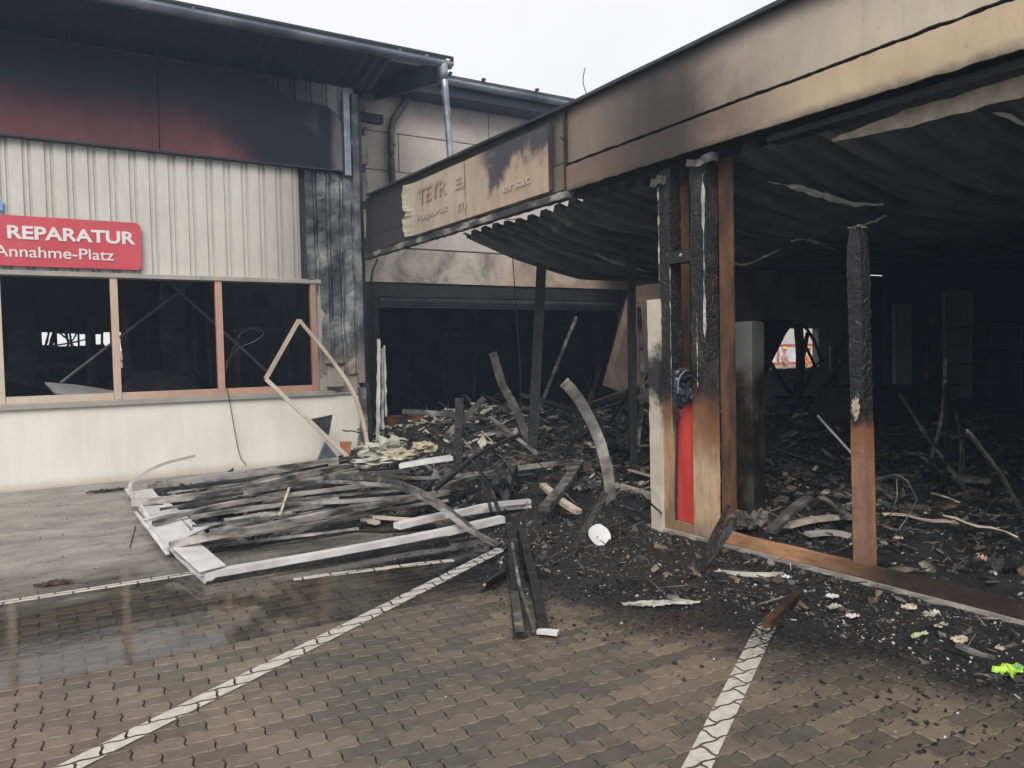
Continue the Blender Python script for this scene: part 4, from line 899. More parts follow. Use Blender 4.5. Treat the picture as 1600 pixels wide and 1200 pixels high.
# ------------------------------------------------------------------ seen through the far window: fire engine and crew
fe = thing('fire_engine', 'red fire engine standing outside beyond the small far window', 'fire engine', (25, 25, 0))
fx, fy = PY(1240, 560, 26).x, 26
RED2 = simple('fire_engine_red', [(.3, (.5, .04, .03)), (.7, (.6, .06, .05))], 3, .3); 
MB().box(fx - 3.2, fx + 2.6, fy, fy + 2.4, .55, 1.75).obj('body', RED2, fe, bevel=.05); MB().box(fx - 3.2, fx + 2.6, fy + .02, fy + 2.4, 1.76, 2.9).obj('upper_body', simple('cream_body', [(.3, (.5, .48, .42)), (.7, (.6, .58, .5))], 3, .4), fe, bevel=.05)
MB().box(fx + 2.62, fx + 4.4, fy, fy + 2.4, .5, 2.7).obj('cab', RED2, fe, bevel=.15)
for i in range(3): MB().box(fx - 3.0 + i * 1.9, fx - 1.25 + i * 1.9, fy - .02, fy - .002, .9, 1.65).obj('shutter', PALE, fe)
MB().box(fx - 3.2, fx + 2.6, fy - .03, fy - .003, .62, .78).obj('stripe', YEL, fe)
for x in (-2.2, 1.9, 3.4): MB().sweep([(fx + x, fy - .03, .5), (fx + x, fy + .35, .5)], circ(.5, 20)).obj('wheel', CHX, fe)
def person(loc, suit, helm, label, faceaz=0):
    t = thing('person', label, 'person', loc)
    J = {'pel': (0, 0, .86), 'ch': (0, 0, 1.2), 'nk': (0, 0, 1.42), 'hd': (0, -.01, 1.56), 'ht': (0, -.01, 1.68), 'ls': (-.19, 0, 1.36), 'le': (-.25, -.04, 1.1), 'lh': (-.2, -.22, .95), 'lf': (-.19, -.28, .93),
         'rs': (.19, 0, 1.36), 're': (.26, -.02, 1.1), 'rh': (.22, -.2, .98), 'rf': (.21, -.26, .96), 'lk': (-.11, -.02, .46), 'la': (-.12, .02, .09), 'lt': (-.12, -.15, .04), 'rk': (.11, -.02, .46), 'ra': (.12, .02, .09), 'rt': (.12, -.15, .04)}
    Rr = dict(pel=.15, ch=.16, nk=.06, hd=.09, ht=.07, ls=.075, le=.055, lh=.04, lf=.035, rs=.075, re=.055, rh=.04, rf=.035, lk=.075, la=.055, lt=.045, rk=.075, ra=.055, rt=.045)
    E_ = [('pel', 'ch'), ('ch', 'nk'), ('nk', 'hd'), ('hd', 'ht'), ('ch', 'ls'), ('ls', 'le'), ('le', 'lh'), ('lh', 'lf'), ('ch', 'rs'), ('rs', 're'), ('re', 'rh'), ('rh', 'rf'), ('pel', 'lk'), ('lk', 'la'), ('la', 'lt'), ('pel', 'rk'), ('rk', 'ra'), ('ra', 'rt')]
    ks = list(J); me_ = bpy.data.meshes.new('body'); me_.from_pydata([J[k] for k in ks], [(ks.index(a), ks.index(b)) for a, b in E_], [])
    o = bpy.data.objects.new('body', me_); COL.objects.link(o); m = o.modifiers.new('s', 'SKIN'); 
    for i, k in enumerate(ks): me_.skin_vertices[0].data[i].radius = (Rr[k], Rr[k] * .85)
    me_.skin_vertices[0].data[0].use_root = True; s2 = o.modifiers.new('u', 'SUBSURF'); s2.levels = 1; s2.render_levels = 1
    bpy.context.view_layer.update(); m2 = bpy.data.meshes.new_from_object(o.evaluated_get(bpy.context.evaluated_depsgraph_get())); bpy.data.objects.remove(o)
    m2.materials.clear(); m2.materials.append(suit); o = bpy.data.objects.new('body', m2); COL.objects.link(o); o.parent = t
    h = blob((0, -.01, 1.68), .125, (1, 1.15, .75), helm, 'helmet', None, 1, .02, 2); h.parent = t
    sp_ = MB().sweep([(0, 0, 1.0), (0, 0, 1.05)], [(q * 1.15, w) for q, w in circ(.165, 14)], (0, 1, 0)).obj('reflective_band', YEL); sp_.parent = t
    t.rotation_euler = (0, 0, faceaz); return t
HV = simple('hi_vis_yellow', [(.3, (.5, .45, .05)), (.7, (.6, .55, .08))], 3, .6); HO = simple('hi_vis_orange', [(.3, (.6, .2, .06)), (.7, (.7, .28, .1))], 3, .6)
pa = PY(1226, 560, 24); person((pa.x, 24, -.09), simple('dark_pink_jacket', [(.3, (.4, .2, .15)), (.7, (.5, .3, .2))], 3, .7), HV, 'person in a yellow helmet at the left side of the far window', .3)
pa = PY(1264, 560, 24.3); person((pa.x, 24.3, -.09), HO, HO, 'person in orange clothing at the right side of the far window', -.4)
tag(MB().box(-40, 60, 45, 45.5, -.1, 2.2).obj('boundary_wall', simple('pale_boundary', [(.3, (.3, .28, .24)), (.7, (.4, .38, .33))], .8, .8, world=True)), 'pale boundary wall far behind the workshop', 'wall')

# ================================================================== ASH AND RUBBLE
def seg_dist(p, a, b):
    ab = b - a; t = max(0, min(1, (p - a).dot(ab) / ab.dot(ab))); return (p - a - ab * t).length
BND = [Vector(v) for v in ((4.9, 13.6), (3.95, 11.6), (3.75, 10.0), (3.3, 9.0), (3.2, 7.6), (3.45, 6.7), (3.35, 5.9), (2.95, 5.0), (3.0, 4.3), (3.35, 3.75), (3.6, 3.3), (3.72, 2.8), (3.72, 2.3), (3.75, 1.7), (3.85, .8), (4.2, -.5))]
def inside_dist(x, y):     # + inside the burnt area
    p = Vector((x, y)); d = min(seg_dist(p, BND[i], BND[i + 1]) for i in range(len(BND) - 1))
    for i in range(len(BND) - 1):
        a, b = BND[i], BND[i + 1]
        if b.y <= y <= a.y:
            xb = a.x + (b.x - a.x) * (y - a.y) / (b.y - a.y); return d if x > xb else -d
    return d if x > 4 else -d
def rub(x, y):
    d = inside_dist(x, y) + .25 * mn.noise(Vector((x * 2.3, y * 2.3, 0)))
    if d < -.4: return -.05
    h = -.012 + min(.045, d * .09)
    if x > XR + .1: h += .06 + .05 * min(1, (x - XR) / 1.5) * (1 + mn.noise(Vector((x * .8, y * .8, 3))))
    h += .52 * math.exp(-((x - 6.5) / 1.8) ** 2 - ((y - 11.3) / 1.5) ** 2) + .18 * math.exp(-((x - 4.6) / .8) ** 2 - ((y - 10.3) / 1.0) ** 2) + .42 * math.exp(-((x - 7.8) / 1.3) ** 2 - ((y - 9.3) / 1.2) ** 2)
    h += .13 * math.exp(-((x - 4.9) / .9) ** 2 - ((y - 7.6) / 1.3) ** 2) + .25 * math.exp(-((x - 11.5) / 2.5) ** 2 - ((y - 8) / 1.6) ** 2)
    if d > 0:
        a = min(1, d * 2.2)
        lump = abs(mn.noise(Vector((x * 3.1, y * 3.1, 1)))) * .1 + abs(mn.noise(Vector((x * 8, y * 8, 5)))) * .045 + mn.noise(Vector((x * 21, y * 21, 2))) * .014
        k = 1 if (x > XR + .15 or y > 6.2) else .42
        h += a * lump * k
    return h
mb = MB(); xs = [2.4 + .035 * i for i in range(100)] + [5.9 + .07 * i for i in range(60)] + [10.1 + .3 * i for i in range(48)]
ysr = [-1.5 + .06 * i for i in range(60)] + [2.1 + .04 * i for i in range(100)] + [6.1 + .06 * i for i in range(125)]
nx = len(xs); vs = []
for y in ysr:
    for x in xs:
        z = rub(x, y)
        if XR - .06 < x < XR + .06 and y < 5.1: z = min(z, .05)
        elif XR - .3 < x <= XR - .06 and y < 5.1: z = min(z, .018 + .1 * max(0, XR - .1 - x))
        vs.append((x, y, z))
keep = []
for j in range(len(ysr) - 1):
    for i in range(nx - 1):
        q = (j * nx + i, j * nx + i + 1, (j + 1) * nx + i + 1, (j + 1) * nx + i)
        if max(vs[t][2] for t in q) > -.03 and not (xs[i] < XE and ysr[j] > YL - .05): keep.append(q)
ro = MB().add(vs, keep).obj('ash_heap', ASH); tag(ro, kind='stuff')
def shard(mb, c, s, flat, el=1.0):
    if c[0] < XR - .05 and c[1] < 7: s = min(s, .011 + .02 * random.random() ** 3) if inside_dist(c[0], c[1]) < .25 else s * .6
    n = random.choice((3, 4, 4, 5)); a0 = random.random() * 6.28; pts = []
    tx, ty = random.gauss(0, .35), random.gauss(0, .35); rot = random.random() * 3.14; cr_, sr_ = math.cos(rot), math.sin(rot)
    for i in range(n):
        a = a0 + 6.283 * i / n + random.uniform(-.3, .3); r = s * random.uniform(.55, 1.1); u, w = r * math.cos(a) * el, r * math.sin(a)
        x, y = u * cr_ - w * sr_, u * sr_ + w * cr_
        pts.append((c[0] + x, c[1] + y, c[2] + x * tx + y * ty))
    mb.prism(pts, (random.uniform(-.2, .2) * s, random.uniform(-.2, .2) * s, s * flat))
def scatter(name, mat, n, smin, smax, flat, xr, yr, cond, el=(1, 1), lift=.3, pw=2.2):
    mb = MB(); k = 0; t = 0
    while k < n and t < n * 30:
        t += 1; x = random.uniform(*xr); y = random.uniform(*yr)
        if not cond(x, y): continue
        s = smin + (smax - smin) * random.random() ** pw; z = max(rub(x, y), -.002)
        if XR - .05 < x < XR + .14 and y < 5.2: continue
        shard(mb, (x, y, z - s * flat * .3 + random.random() * s * lift), s, flat, random.uniform(*el)); k += 1
    tag(mb.obj(name, mat), kind='stuff')
inn = lambda m: (lambda x, y: inside_dist(x, y) > m and not (x < XE + .05 and y > YL - .1))
front = lambda x, y: x < XR and inside_dist(x, y) > -.3 + random.random() ** 2 * .5
sp_front = lambda x, y: x < XR and inside_dist(x, y) > -1.2 * random.random() ** 3.2

TAN = simple('scorched_tan_bits', [(.3, (.03, .024, .018)), (.5, (.09, .068, .05)), (.75, (.26, .21, .16))], 7, .8, 0, .6, 30)
scatter('ash_crumbs', CHX, 19000, .003, .018, .7, (2.4, XR), (0, 11), sp_front)
scatter('charcoal_lumps', CH, 3800, .012, .045, .6, (3.2, 9), (.5, 12.8), inn(.1), (1, 2.2))
scatter('grey_fragments', ASHG, 4200, .008, .055, .18, (3.0, 9.5), (0, 13), inn(.0), (1, 2.5))
scatter('tan_fragments', TAN, 2600, .01, .07, .2, (3.0, 9.5), (0, 13), inn(.1), (1, 3))
scatter('plaster_crumbs', PLASTER, 2600, .003, .022, .5, (2.8, 9), (0, 13), inn(-.05), (1, 1.6))
scatter('plaster_pieces', PLASTER, 420, .012, .10, .25, (4.2, 7.6), (9.4, 12.8), inn(.1), (1, 1.8), .8)
scatter('interior_fragments', ASHG, 6500, .010, .055, .16, (5, 16), (.5, 12.5), inn(.3), (1, 3))
scatter('interior_tan_fragments', TAN, 3600, .010, .06, .16, (5, 15), (.5, 12.5), inn(.3), (1, 3))
scatter('interior_pale_fragments', CREAMM, 500, .015, .08, .2, (5, 15), (.5, 12.5), inn(.3), (1, 3))
scatter('interior_charcoal', CH, 4200, .012, .06, .6, (5, 17), (.5, 13), inn(.3), (1, 3))
scatter('charred_sticks', CHX, 1500, .006, .016, .8, (3.2, 13), (.8, 12.6), inn(.15), (6, 22), 6)
scatter('grey_sticks', ASHG, 900, .004, .012, .6, (3.2, 12), (.8, 12.6), inn(.1), (6, 24), 6)
scatter('pale_slivers', CREAMM, 260, .003, .008, .6, (3.0, 12), (.8, 12.6), inn(.0), (6, 18), 5)
scatter('kerb_ash_bits', ASHG, 2600, .003, .016, .4, (3.2, XR - .04), (.4, 6.2), lambda x, y: inside_dist(x, y) > .05, (1, 2.5))
scatter('kerb_white_bits', PLASTER, 1500, .002, .012, .4, (3.3, XR - .04), (.4, 6.2), lambda x, y: inside_dist(x, y) > .1 and mn.noise(Vector((x * 3, y * 3, 7))) > .0, (1, 2.0))
def tangle(name, mat, n, r, xr, yr, L):
    mb = MB()
    for _ in range(n):
        x, y = random.uniform(*xr), random.uniform(*yr)
        if inside_dist(x, y) < .3: continue
        p = Vector((x, y, rub(x, y) + .02)); d = Vector((random.gauss(0, 1), random.gauss(0, 1), random.uniform(.1, 1.0))).normalized(); pts = [p]
        for q in range(7): d = (d + Vector((random.gauss(0, .4), random.gauss(0, .4), random.gauss(-.14, .3)))).normalized(); p = p + d * L / 7 * random.uniform(.6, 1.4); pts.append(Vector((p.x, p.y, max(p.z, .02))))
        mb.sweep(pts, circ(r * random.uniform(.6, 1.5), 5))
    tag(mb.obj(name, mat), kind='stuff')
tangle('burnt_wire_tangle', CHX, 130, .007, (4.2, 13), (5, 12.6), .9)
tangle('grey_wire_tangle', ASHG, 70, .005, (4.2, 12), (3, 12.4), .8)
scatter('white_specks', WHT, 520, .003, .008, .6, (1.2, XR), (1.2, 10.5), lambda x, y: random.random() < math.exp(-max(0, -inside_dist(x, y)) * 2.2))
scatter('ash_specks', CHX, 2200, .003, .012, .6, (-1.0, 4), (5.8, YL - .05), lambda x, y: random.random() < .1 + .9 * math.exp(-((x - .8) / .7) ** 2))
def under(x, y): return 1.25 + max(0, (7.0 - y)) * .3 < x and (y - 6.45) > (x - 1.2) * .12 and x < 3.9
scatter('charred_scraps_under_stack', CH, 1700, .012, .07, .4, (1.25, 3.9), (6.9, 10.9), under, (1, 4), .8)
scatter('grey_scraps_under_stack', ASHG, 1500, .006, .05, .2, (1.25, 3.9), (6.7, 10.9), under, (1, 5), .8)
# ------------------------------------------------------------------ countable debris, piece by piece
def strip(name, label, pts, w, h, mat, cat='beam', prof=None, jit=.003, up=(0, 0, 1), step=.1, group=None):
    P_ = [GZ(px, py, z) for (px, py, z) in pts]
    return tag(MB().sweep(resamp(P_, step), prof or rect(w, h), up, jit).obj(name, mat), label, cat, group)
# the fallen roller door and window frame in the foreground
fr = thing('collapsed_door', 'collapsed pale aluminium door lying flat on the paving before the cream wall', 'door', GZ(330, 900, 0))
def fpart(name, pts, w, h, mat, prof=None, jit=.002, up=(0, 0, 1)): return MB().sweep(resamp([GZ(*p) for p in pts], .1), prof or rect(w, h), up, jit).obj(name, mat, fr)
def panelpiece(c4, z, th, mat, name):
    return MB().prism([GZ(px, py, zz) for px, py, zz in c4], (0, 0, -th)).obj(name, mat, fr, bevel=.004)
panelpiece([(203, 768, .1), (238, 763, .1), (268, 800, .11), (228, 808, .11)], .1, .05, PALE, 'frame_panel')
panelpiece([(229, 811, .12), (274, 800, .12), (306, 838, .12), (262, 852, .12)], .12, .05, PALE, 'frame_panel')
panelpiece([(266, 852, .15), (306, 843, .15), (353, 882, .11), (312, 893, .11)], .15, .012, PALE, 'frame_panel')
fpart('side_rail', [(199, 768, .04), (232, 815, .05), (272, 865, .05), (316, 905, .04)], .05, .07, PALE, lpro(.05, .07, .012))
fpart('inner_rail', [(246, 778, .1), (280, 805, .1), (318, 838, .08)], .06, .04, PALE, upro(.06, .04, .008))
fpart('front_rail_and_shadow', [(318, 900, .055), (480, 872, .055), (620, 846, .06), (700, 830, .07), (785, 811, .09)], .075, .06, PALE, upro(.085, .06, .01))
fpart('front_rail_and_shadow', [(322, 908, .02), (480, 881, .02), (620, 855, .02), (700, 841, .03)], .04, .04, CHX)  # black strip laid in as the shadow under the pale rail
fpart('cross_strap', [(228, 812, .13), (262, 802, .14), (300, 797, .12)], .06, .012, PALE)
fpart('cross_strap', [(262, 853, .16), (290, 838, .17), (328, 820, .15)], .07, .012, PALE)
strip('bent_trim', 'thin curved trim strip rising from the corner of the fallen frame', [(262, 865, .05), (212, 800, .1)], .03, .015, PALE)
bt = [GZ(235, 810, .12), GZ(206, 770, .12), PD(208, 752, depth(GZ(206, 770, .1)) + .2), PD(250, 727, depth(GZ(206, 770, .1)) + .6), PD(305, 712, depth(GZ(206, 770, .1)) + 1.0)]
tag(MB().sweep(resamp(bt, .06), rect(.035, .01), (0, -1, 0)).obj('bent_trim', PALE), 'long pale trim strip curving up in front of the cream wall', 'trim')
SL = [
 ('beam_profile', 'rear most pale edged profile of the fallen stack, close to the wall', [(232, 762, .1), (330, 748, .13), (420, 735, .16), (528, 720, .2)], .07, .09, STRIP),
 ('beam_profile', 'black profile just in front of the rear most one in the fallen stack', [(236, 768, .06), (340, 756, .08), (440, 744, .12), (560, 728, .15)], .12, .05, CHX),
 ('beam_profile', 'broad grey profile crossing the upper part of the fallen stack', [(206, 786, .14), (300, 776, .16), (390, 761, .18), (470, 742, .2), (545, 728, .22)], .11, .06, STRIP),
 ('beam_profile', 'dull black beam under the broad grey profile', [(262, 790, .08), (360, 780, .1), (470, 762, .12), (600, 745, .14)], .13, .09, CH),
 ('beam_profile', 'pale curved bar through the centre of the fallen stack', [(240, 818, .15), (300, 800, .17), (360, 787, .18), (440, 775, .18), (520, 765, .2), (600, 755, .2)], .05, .04, STRIP),
 ('beam_profile', 'second pale curved bar just below the centre one', [(298, 809, .15), (370, 797, .17), (450, 788, .17), (560, 782, .17), (640, 776, .16)], .05, .035, STRIP),
 ('beam_profile', 'thick pale topped beam across the front of the fallen stack', [(265, 852, .16), (330, 838, .2), (420, 822, .22), (520, 801, .23), (620, 782, .24), (700, 769, .24)], .07, .05, STRIP),
 ('beam_profile', 'narrow dark rail at the foot of the black lower beam', [(326, 858, .04), (420, 846, .05), (520, 828, .06), (650, 806, .06)], .07, .05, CH),
 ('beam_profile', 'dark bar between the two curved bars of the stack', [(330, 800, .09), (430, 790, .1), (560, 772, .12), (690, 760, .12)], .1, .05, CHX),
 ('beam_profile', 'grey rail ending in the rubble behind the broad grey profile', [(380, 770, .2), (470, 756, .24), (560, 742, .28), (640, 735, .3)], .06, .04, ASHG),
 ('arched_strip', 'long arched double strip dropping from the stack to the white bay line', [(510, 752, .3), (590, 757, .38), (640, 768, .36), (690, 795, .25), (730, 825, .12), (775, 850, .05)], .045, .03, STRIP),
 ('arched_strip', 'thin edge strip beside the arched double strip', [(505, 745, .3), (600, 750, .4), (665, 772, .36), (712, 805, .2), (745, 832, .1)], .025, .04, ASHG),
 ('beam_profile', 'pale rail right of the stack ending at a cream block', [(620, 822, .12), (690, 806, .13), (760, 795, .13), (828, 788, .14)], .1, .05, PALE),
 ('beam_profile', 'grey edge rail above the pale right hand rail', [(700, 806, .2), (760, 790, .2), (828, 783, .18)], .05, .04, PALE),
 ('beam_profile', 'long curved grey bar crossing the rubble toward the dark post', [(680, 765, .25), (740, 745, .3), (800, 733, .33), (860, 725, .35), (905, 720, .35)], .08, .04, STRIP),
 ('beam_profile', 'thin pale bar behind the long curved grey bar', [(590, 742, .3), (660, 747, .3), (730, 742, .32), (800, 738, .3)], .035, .03, ASHG),
 ('rust_strip', 'flat rust flecked plate lying between stack and front rail', [(520, 823, .03), (600, 826, .03), (680, 820, .03)], .16, .02, simple('rust_flecks', [(.4, (.02, .018, .016)), (.6, (.05, .03, .02)), (.7, (.2, .06, .03))], 12, .6)),
 ('wood_batten', 'pale batten with a square cut end in the middle of the wreck', [(583, 808, .12), (640, 812, .1), (690, 815, .08)], .035, .03, CREAMM),
 ('wood_batten', 'short white block end beside the pale batten', [(567, 812, .09), (590, 817, .09)], .06, .03, CREAMM),
 ('wood_batten', 'thin light splinter lying across the curved bars', [(452, 762, .25), (437, 806, .16)], .022, .012, CREAMM),
 ('wood_batten', 'small light splinter right of the crossing splinter', [(562, 786, .2), (530, 800, .18)], .02, .015, ASHG),
 ('charred_plank', 'left plank of the pair of charred planks lying toward the camera', [(800, 822, .1), (803, 880, .06), (812, 990, .03)], .075, .045, CH),
 ('charred_plank', 'right plank of the pair of charred planks with a pale metal end', [(815, 828, .1), (832, 900, .05), (850, 985, .03)], .06, .04, CH),
 ('charred_plank', 'ribbed dark profile lying on top of the two charred planks', [(800, 850, .12), (812, 915, .1), (834, 985, .04)], .02, .03, ASHG),
 ('metal_end', 'bright inner channel of the left charred plank', [(804, 925, .08), (812, 986, .06)], .05, .012, ASHG),
 ('metal_end', 'pale flat metal tip at the foot of the right charred plank', [(840, 986, .03), (872, 989, .03)], .05, .02, PALE),
 ('charred_stick', 'small burnt stick with an orange raw wood end beside the white bay line', [(756, 914, .03), (788, 893, .03)], .035, .03, CHX),
 ('charred_stick', 'brown black stick at the end of the right hand bay line', [(1198, 974, .03), (1225, 950, .05), (1250, 925, .08)], .05, .04, BROWNW),
 ('kerb_strip', 'grey white edging strip lying in the ash beside the sill', [(1120, 893, .05), (1180, 898, .05), (1225, 897, .05)], .05, .02, PLASTER),
 ('fallen_batten', 'tan batten lying at an angle in the rubble left of the pillar', [(848, 758, .25), (880, 785, .2), (905, 800, .15)], .07, .04, CREAMM),
 ('fallen_batten', 'dark long beam rising behind the curved plank', [(850, 795, .2), (880, 760, .3), (905, 722, .4)], .1, .05, ASHG),
 ('fallen_batten', 'white ended batten close to the base of the door jamb', [(960, 758, .2), (990, 766, .2), (1020, 776, .2)], .07, .05, PLASTER),
 ('fallen_batten', 'thin pale bar poking out left of the door jamb', [(982, 734, .3), (1018, 744, .28)], .03, .02, CREAMM),
 ('fallen_batten', 'broad white board in the rubble at the rear opening', [(625, 728, .35), (670, 720, .4), (705, 715, .42)], .14, .05, WHT),
 ('fallen_batten', 'long dark diagonal pole over the rubble in the middle', [(680, 765, .3), (745, 712, .55), (810, 680, .7)], .035, .035, CH),
 ('fallen_batten', 'upright dark splinter pair before the middle rubble', [(738, 718, .6), (765, 760, .35), (780, 800, .15)], .03, .02, CH),
 ('fallen_batten', 'thin black splinter crossing the rubble before the long pole', [(750, 745, .4), (762, 780, .25), (768, 800, .15)], .03, .02, CH),
 ('fallen_batten', 'grey plank inside the showroom behind the sill beam', [(1205, 830, .25), (1240, 795, .35), (1262, 778, .4)], .08, .03, ASHG),
 ('fallen_batten', 'light plank sloping down toward the free standing post', [(1285, 778, .4), (1310, 795, .3), (1328, 810, .25)], .06, .03, ASHG),
 ('fallen_batten', 'pale stacked lath behind the sill beam, upper one', [(1228, 822, .22), (1270, 812, .24), (1330, 806, .22)], .08, .03, CREAMM),
 ('fallen_batten', 'pale stacked lath behind the sill beam, lower one', [(1262, 835, .18), (1300, 832, .18), (1330, 838, .16)], .07, .03, PLASTER),
 ('fallen_batten', 'thin iron rod running right from the free standing post', [(1362, 848, .12), (1480, 850, .12), (1605, 856, .12)], .02, .02, CHX),
 ('fallen_batten', 'pale lath lying right of the free standing post foot', [(1375, 822, .15), (1400, 828, .15), (1420, 832, .15)], .03, .02, PLASTER),
 ('fallen_batten', 'rust tinted slab just right of the free standing post', [(1365, 850, .14), (1405, 862, .14), (1440, 858, .14)], .14, .03, BROWNW),
 ('fallen_batten', 'light floor lath in the right part of the showroom', [(1500, 745, .25), (1535, 752, .25)], .2, .04, ASHG),
 ('fallen_batten', 'dark pole lying along the ash at the right edge', [(1495, 1008, .05), (1530, 1022, .04), (1555, 1030, .03)], .035, .02, ASHG),
]
for (n, l, pts, w, h, m) in SL: strip(n, l, pts, w, h, m, 'beam' if 'beam' in n or 'arch' in n else 'debris', jit=.0016 if m not in (CH, CHX) else .005)
c = GZ(757, 914, .03); tag(blob(c, .013, (1, 1, .8), simple('raw_wood_tip', [(.4, (.5, .2, .05)), (.7, (.6, .35, .12))], 20, .6), 'wood_tip', None, 2, .3, 2), 'orange raw wood tip of the small burnt stick', 'debris')
for i, (xa, ya, xb, yb, z0_, z1_, w_, lab) in enumerate(((300, 822, 560, 795, .17, .2, .03, 'straight pale slat just above the thick pale topped beam'), (330, 846, 640, 792, .13, .15, .035, 'straight pale slat just below the thick pale topped beam'), (345, 852, 560, 826, .08, .09, .03, 'lowest straight pale slat of the fallen stack'),
    (250, 796, 520, 752, .16, .19, .035, 'straight pale slat between the broad grey profile and the curved bars'), (300, 776, 560, 736, .14, .2, .03, 'straight pale slat above the broad grey profile'), (350, 812, 470, 796, .12, .14, .025, 'short straight pale slat in the middle of the stack'),
    (410, 784, 650, 764, .2, .22, .03, 'straight pale slat above the second curved bar'), (480, 812, 700, 782, .16, .2, .03, 'straight pale slat at the right end of the stack'), (262, 770, 400, 753, .12, .13, .02, 'thin straight pale slat close to the wall'), (430, 834, 600, 806, .05, .06, .05, 'flat straight slat lying low under the stack'))):
    strip('pale_slat', lab, [(xa, ya, z0_), (xb, yb, z1_)], w_, .02, STRIP if i % 3 else ASHG, 'debris', jit=.0025)
ST_L = {0: 'thin charred strip lying lengthwise in the fallen stack, black', 1: 'thin grey strip lying lengthwise in the fallen stack, ash coloured', 2: 'thin pale strip lying lengthwise in the fallen stack, metal'}
for i in range(46):
    t = random.random(); xa = 245 + 60 * (1 - t) + random.uniform(0, 260); ya = 850 - 78 * t - (xa - 270) * .16; L_ = random.uniform(60, 230); kk = random.choice((0, 0, 0, 1, 2)); zz = random.uniform(.03, .12)
    sl_ = random.uniform(-.26, -.12); P_ = [GZ(xa, ya, zz), GZ(xa + L_ * .5, ya + L_ * .5 * sl_ - 2, zz + .03), GZ(xa + L_, ya + L_ * sl_, zz + random.uniform(0, .08))]
    tag(MB().sweep(resamp(P_, .12), rect(random.uniform(.02, .07), random.uniform(.015, .05)), jit=.003).obj('thin_strip', (CHX, ASHG, STRIP)[kk]), ST_L[kk], 'debris', ('black strips in the fallen stack', 'grey strips in the fallen stack', 'pale strips in the fallen stack')[kk])
# leaning empty window frame
wf2 = thing('leaning_window_frame', 'empty pale window frame standing on its corner against the wall', 'window frame', PY(545, 718, 10.9))
A1, A2, A3 = PY(467, 500, 11.25), PY(415, 592, 11.2), PY(545, 716, 10.85); A4 = [PY(510, 552, 11.2), PY(548, 606, 11.1), PY(566, 655, 11.0), PY(577, 712, 10.85)]
MB().sweep(resamp([A1, A2], .1), rect(.055, .045), (0, -1, 0), .001).obj('bar', BEIGE, wf2); MB().sweep(resamp([A2, A3], .1), rect(.055, .045), (0, -1, 0), .001).obj('bar', BEIGE, wf2)
MB().sweep(resamp([A1] + A4, .1), rect(.05, .04), (0, -1, 0), .001).obj('bar', BEIGE, wf2)
# grey metal cone and scraps at the wall foot
def flat(name, label, pts, mat, th=.02, cat='debris', y=None, z=None):
    P_ = [PY(px, py, y) if y else GZ(px, py, z) for px, py in pts]; d = (0, th, 0) if y else (0, 0, th)
    return tag(MB().prism(P_, d).obj(name, mat), label, cat)
flat('sheet_scrap', 'dark grey torn sheet standing behind the leaning window frame', [(486, 655), (520, 648), (512, 690), (500, 668)], DKMET, .03, y=11.3)
flat('sheet_scrap', 'pale grey wedge of sheet metal below the torn dark sheet', [(508, 690), (530, 718), (496, 720)], GALV, .05, y=11.15)
flat('brick_piece', 'orange scrap at the right end of the cream wall', [(533, 690), (550, 690), (546, 712), (534, 710)], ORNG, .06, y=11.3)
for i, (a, b, w) in enumerate((((570, 690), (565, 605), .12), ((578, 690), (573, 598), .08), ((560, 700), (570, 620), .05), ((590, 700), (592, 530), .05), ((598, 690), (597, 545), .04), ((603, 650), (600, 540), .03))):
    lab = ['broad blackened profile standing at the building corner', 'narrow scorched profile behind the broad corner profile', 'thin pale stick leaning at the building corner', 'long light sliver standing at the left jamb of the opening', 'second light sliver right of the first at the left jamb', 'shortest light sliver at the left jamb'][i]
    tag(MB().sweep(resamp([PY(*a, 11.3 + .1 * i), PY(*b, 11.4 + .1 * i)], .1), rect(w, .03), (0, -1, 0), .008).obj('standing_profile', [ASHG, CH, STRIP, PALE, PLASTER, PALE][i]), lab, 'profile')
# white foam and insulation lumps near the jamb
for i, (px, py, z, r, s, m, l) in enumerate(((600, 700, .38, .2, (1.4, .8, .6), PLASTER, 'largest white plaster lump at the left of the rear rubble'), (625, 712, .34, .14, (1.6, .8, .5), YEL, 'yellowish insulation slab beside the largest plaster lump'),
      (578, 722, .3, .16, (1.6, .7, .35), PLASTER, 'flat white slab at the corner of the cream wall'), (660, 700, .4, .1, (1.4, 1, .7), YEL, 'small yellow insulation lump before the brown panel'), (596, 665, .5, .07, (.6, .6, 1.6), PLASTER, 'white crumbled foam clump on the left jamb'),
      (790, 752, .35, .13, (1, 1, 1.2), CHX, 'black crumpled lump in the middle of the rubble'), (690, 745, .3, .1, (1, 1, .7), ASHG, 'grey crushed lump below the broad white board'), (1158, 815, .22, .085, (1.2, .5, .8), ASHG, 'pointed grey plaster lump behind the sill beam at the pillar'),
      (1186, 812, .24, .085, (1.1, .4, .8), ASHG, 'flatter grey lump beside the plaster lump at the pillar'), (970, 700, .4, .12, (1.5, 1, .7), CH, 'dark heap of crushed material left of the pillar'))):
    c = GZ(px, py, z); tag(blob(c, r, s, m, 'rubble_lump', None, i * 2.3, .9, 3, 1.9), l, 'rubble')
# white oval plate
pc = GZ(937, 836, .12); pl_ = []
for i in range(20):
    a = 6.283 * i / 20; r = .085 * (1 + .12 * math.cos(a * 2 + 1)) * (.82 if 2 < i < 6 else 1); pl_.append(pc + rgt * r * 1.0 * math.cos(a) + Vector((0, 0, .085 * math.sin(a))) + fwd * .03 * math.sin(a))
tag(MB().prism(pl_, fwd * .015).obj('white_plate', WHT, bevel=.004), 'broken white oval plate leaning in the ash left of the pillar', 'plate')
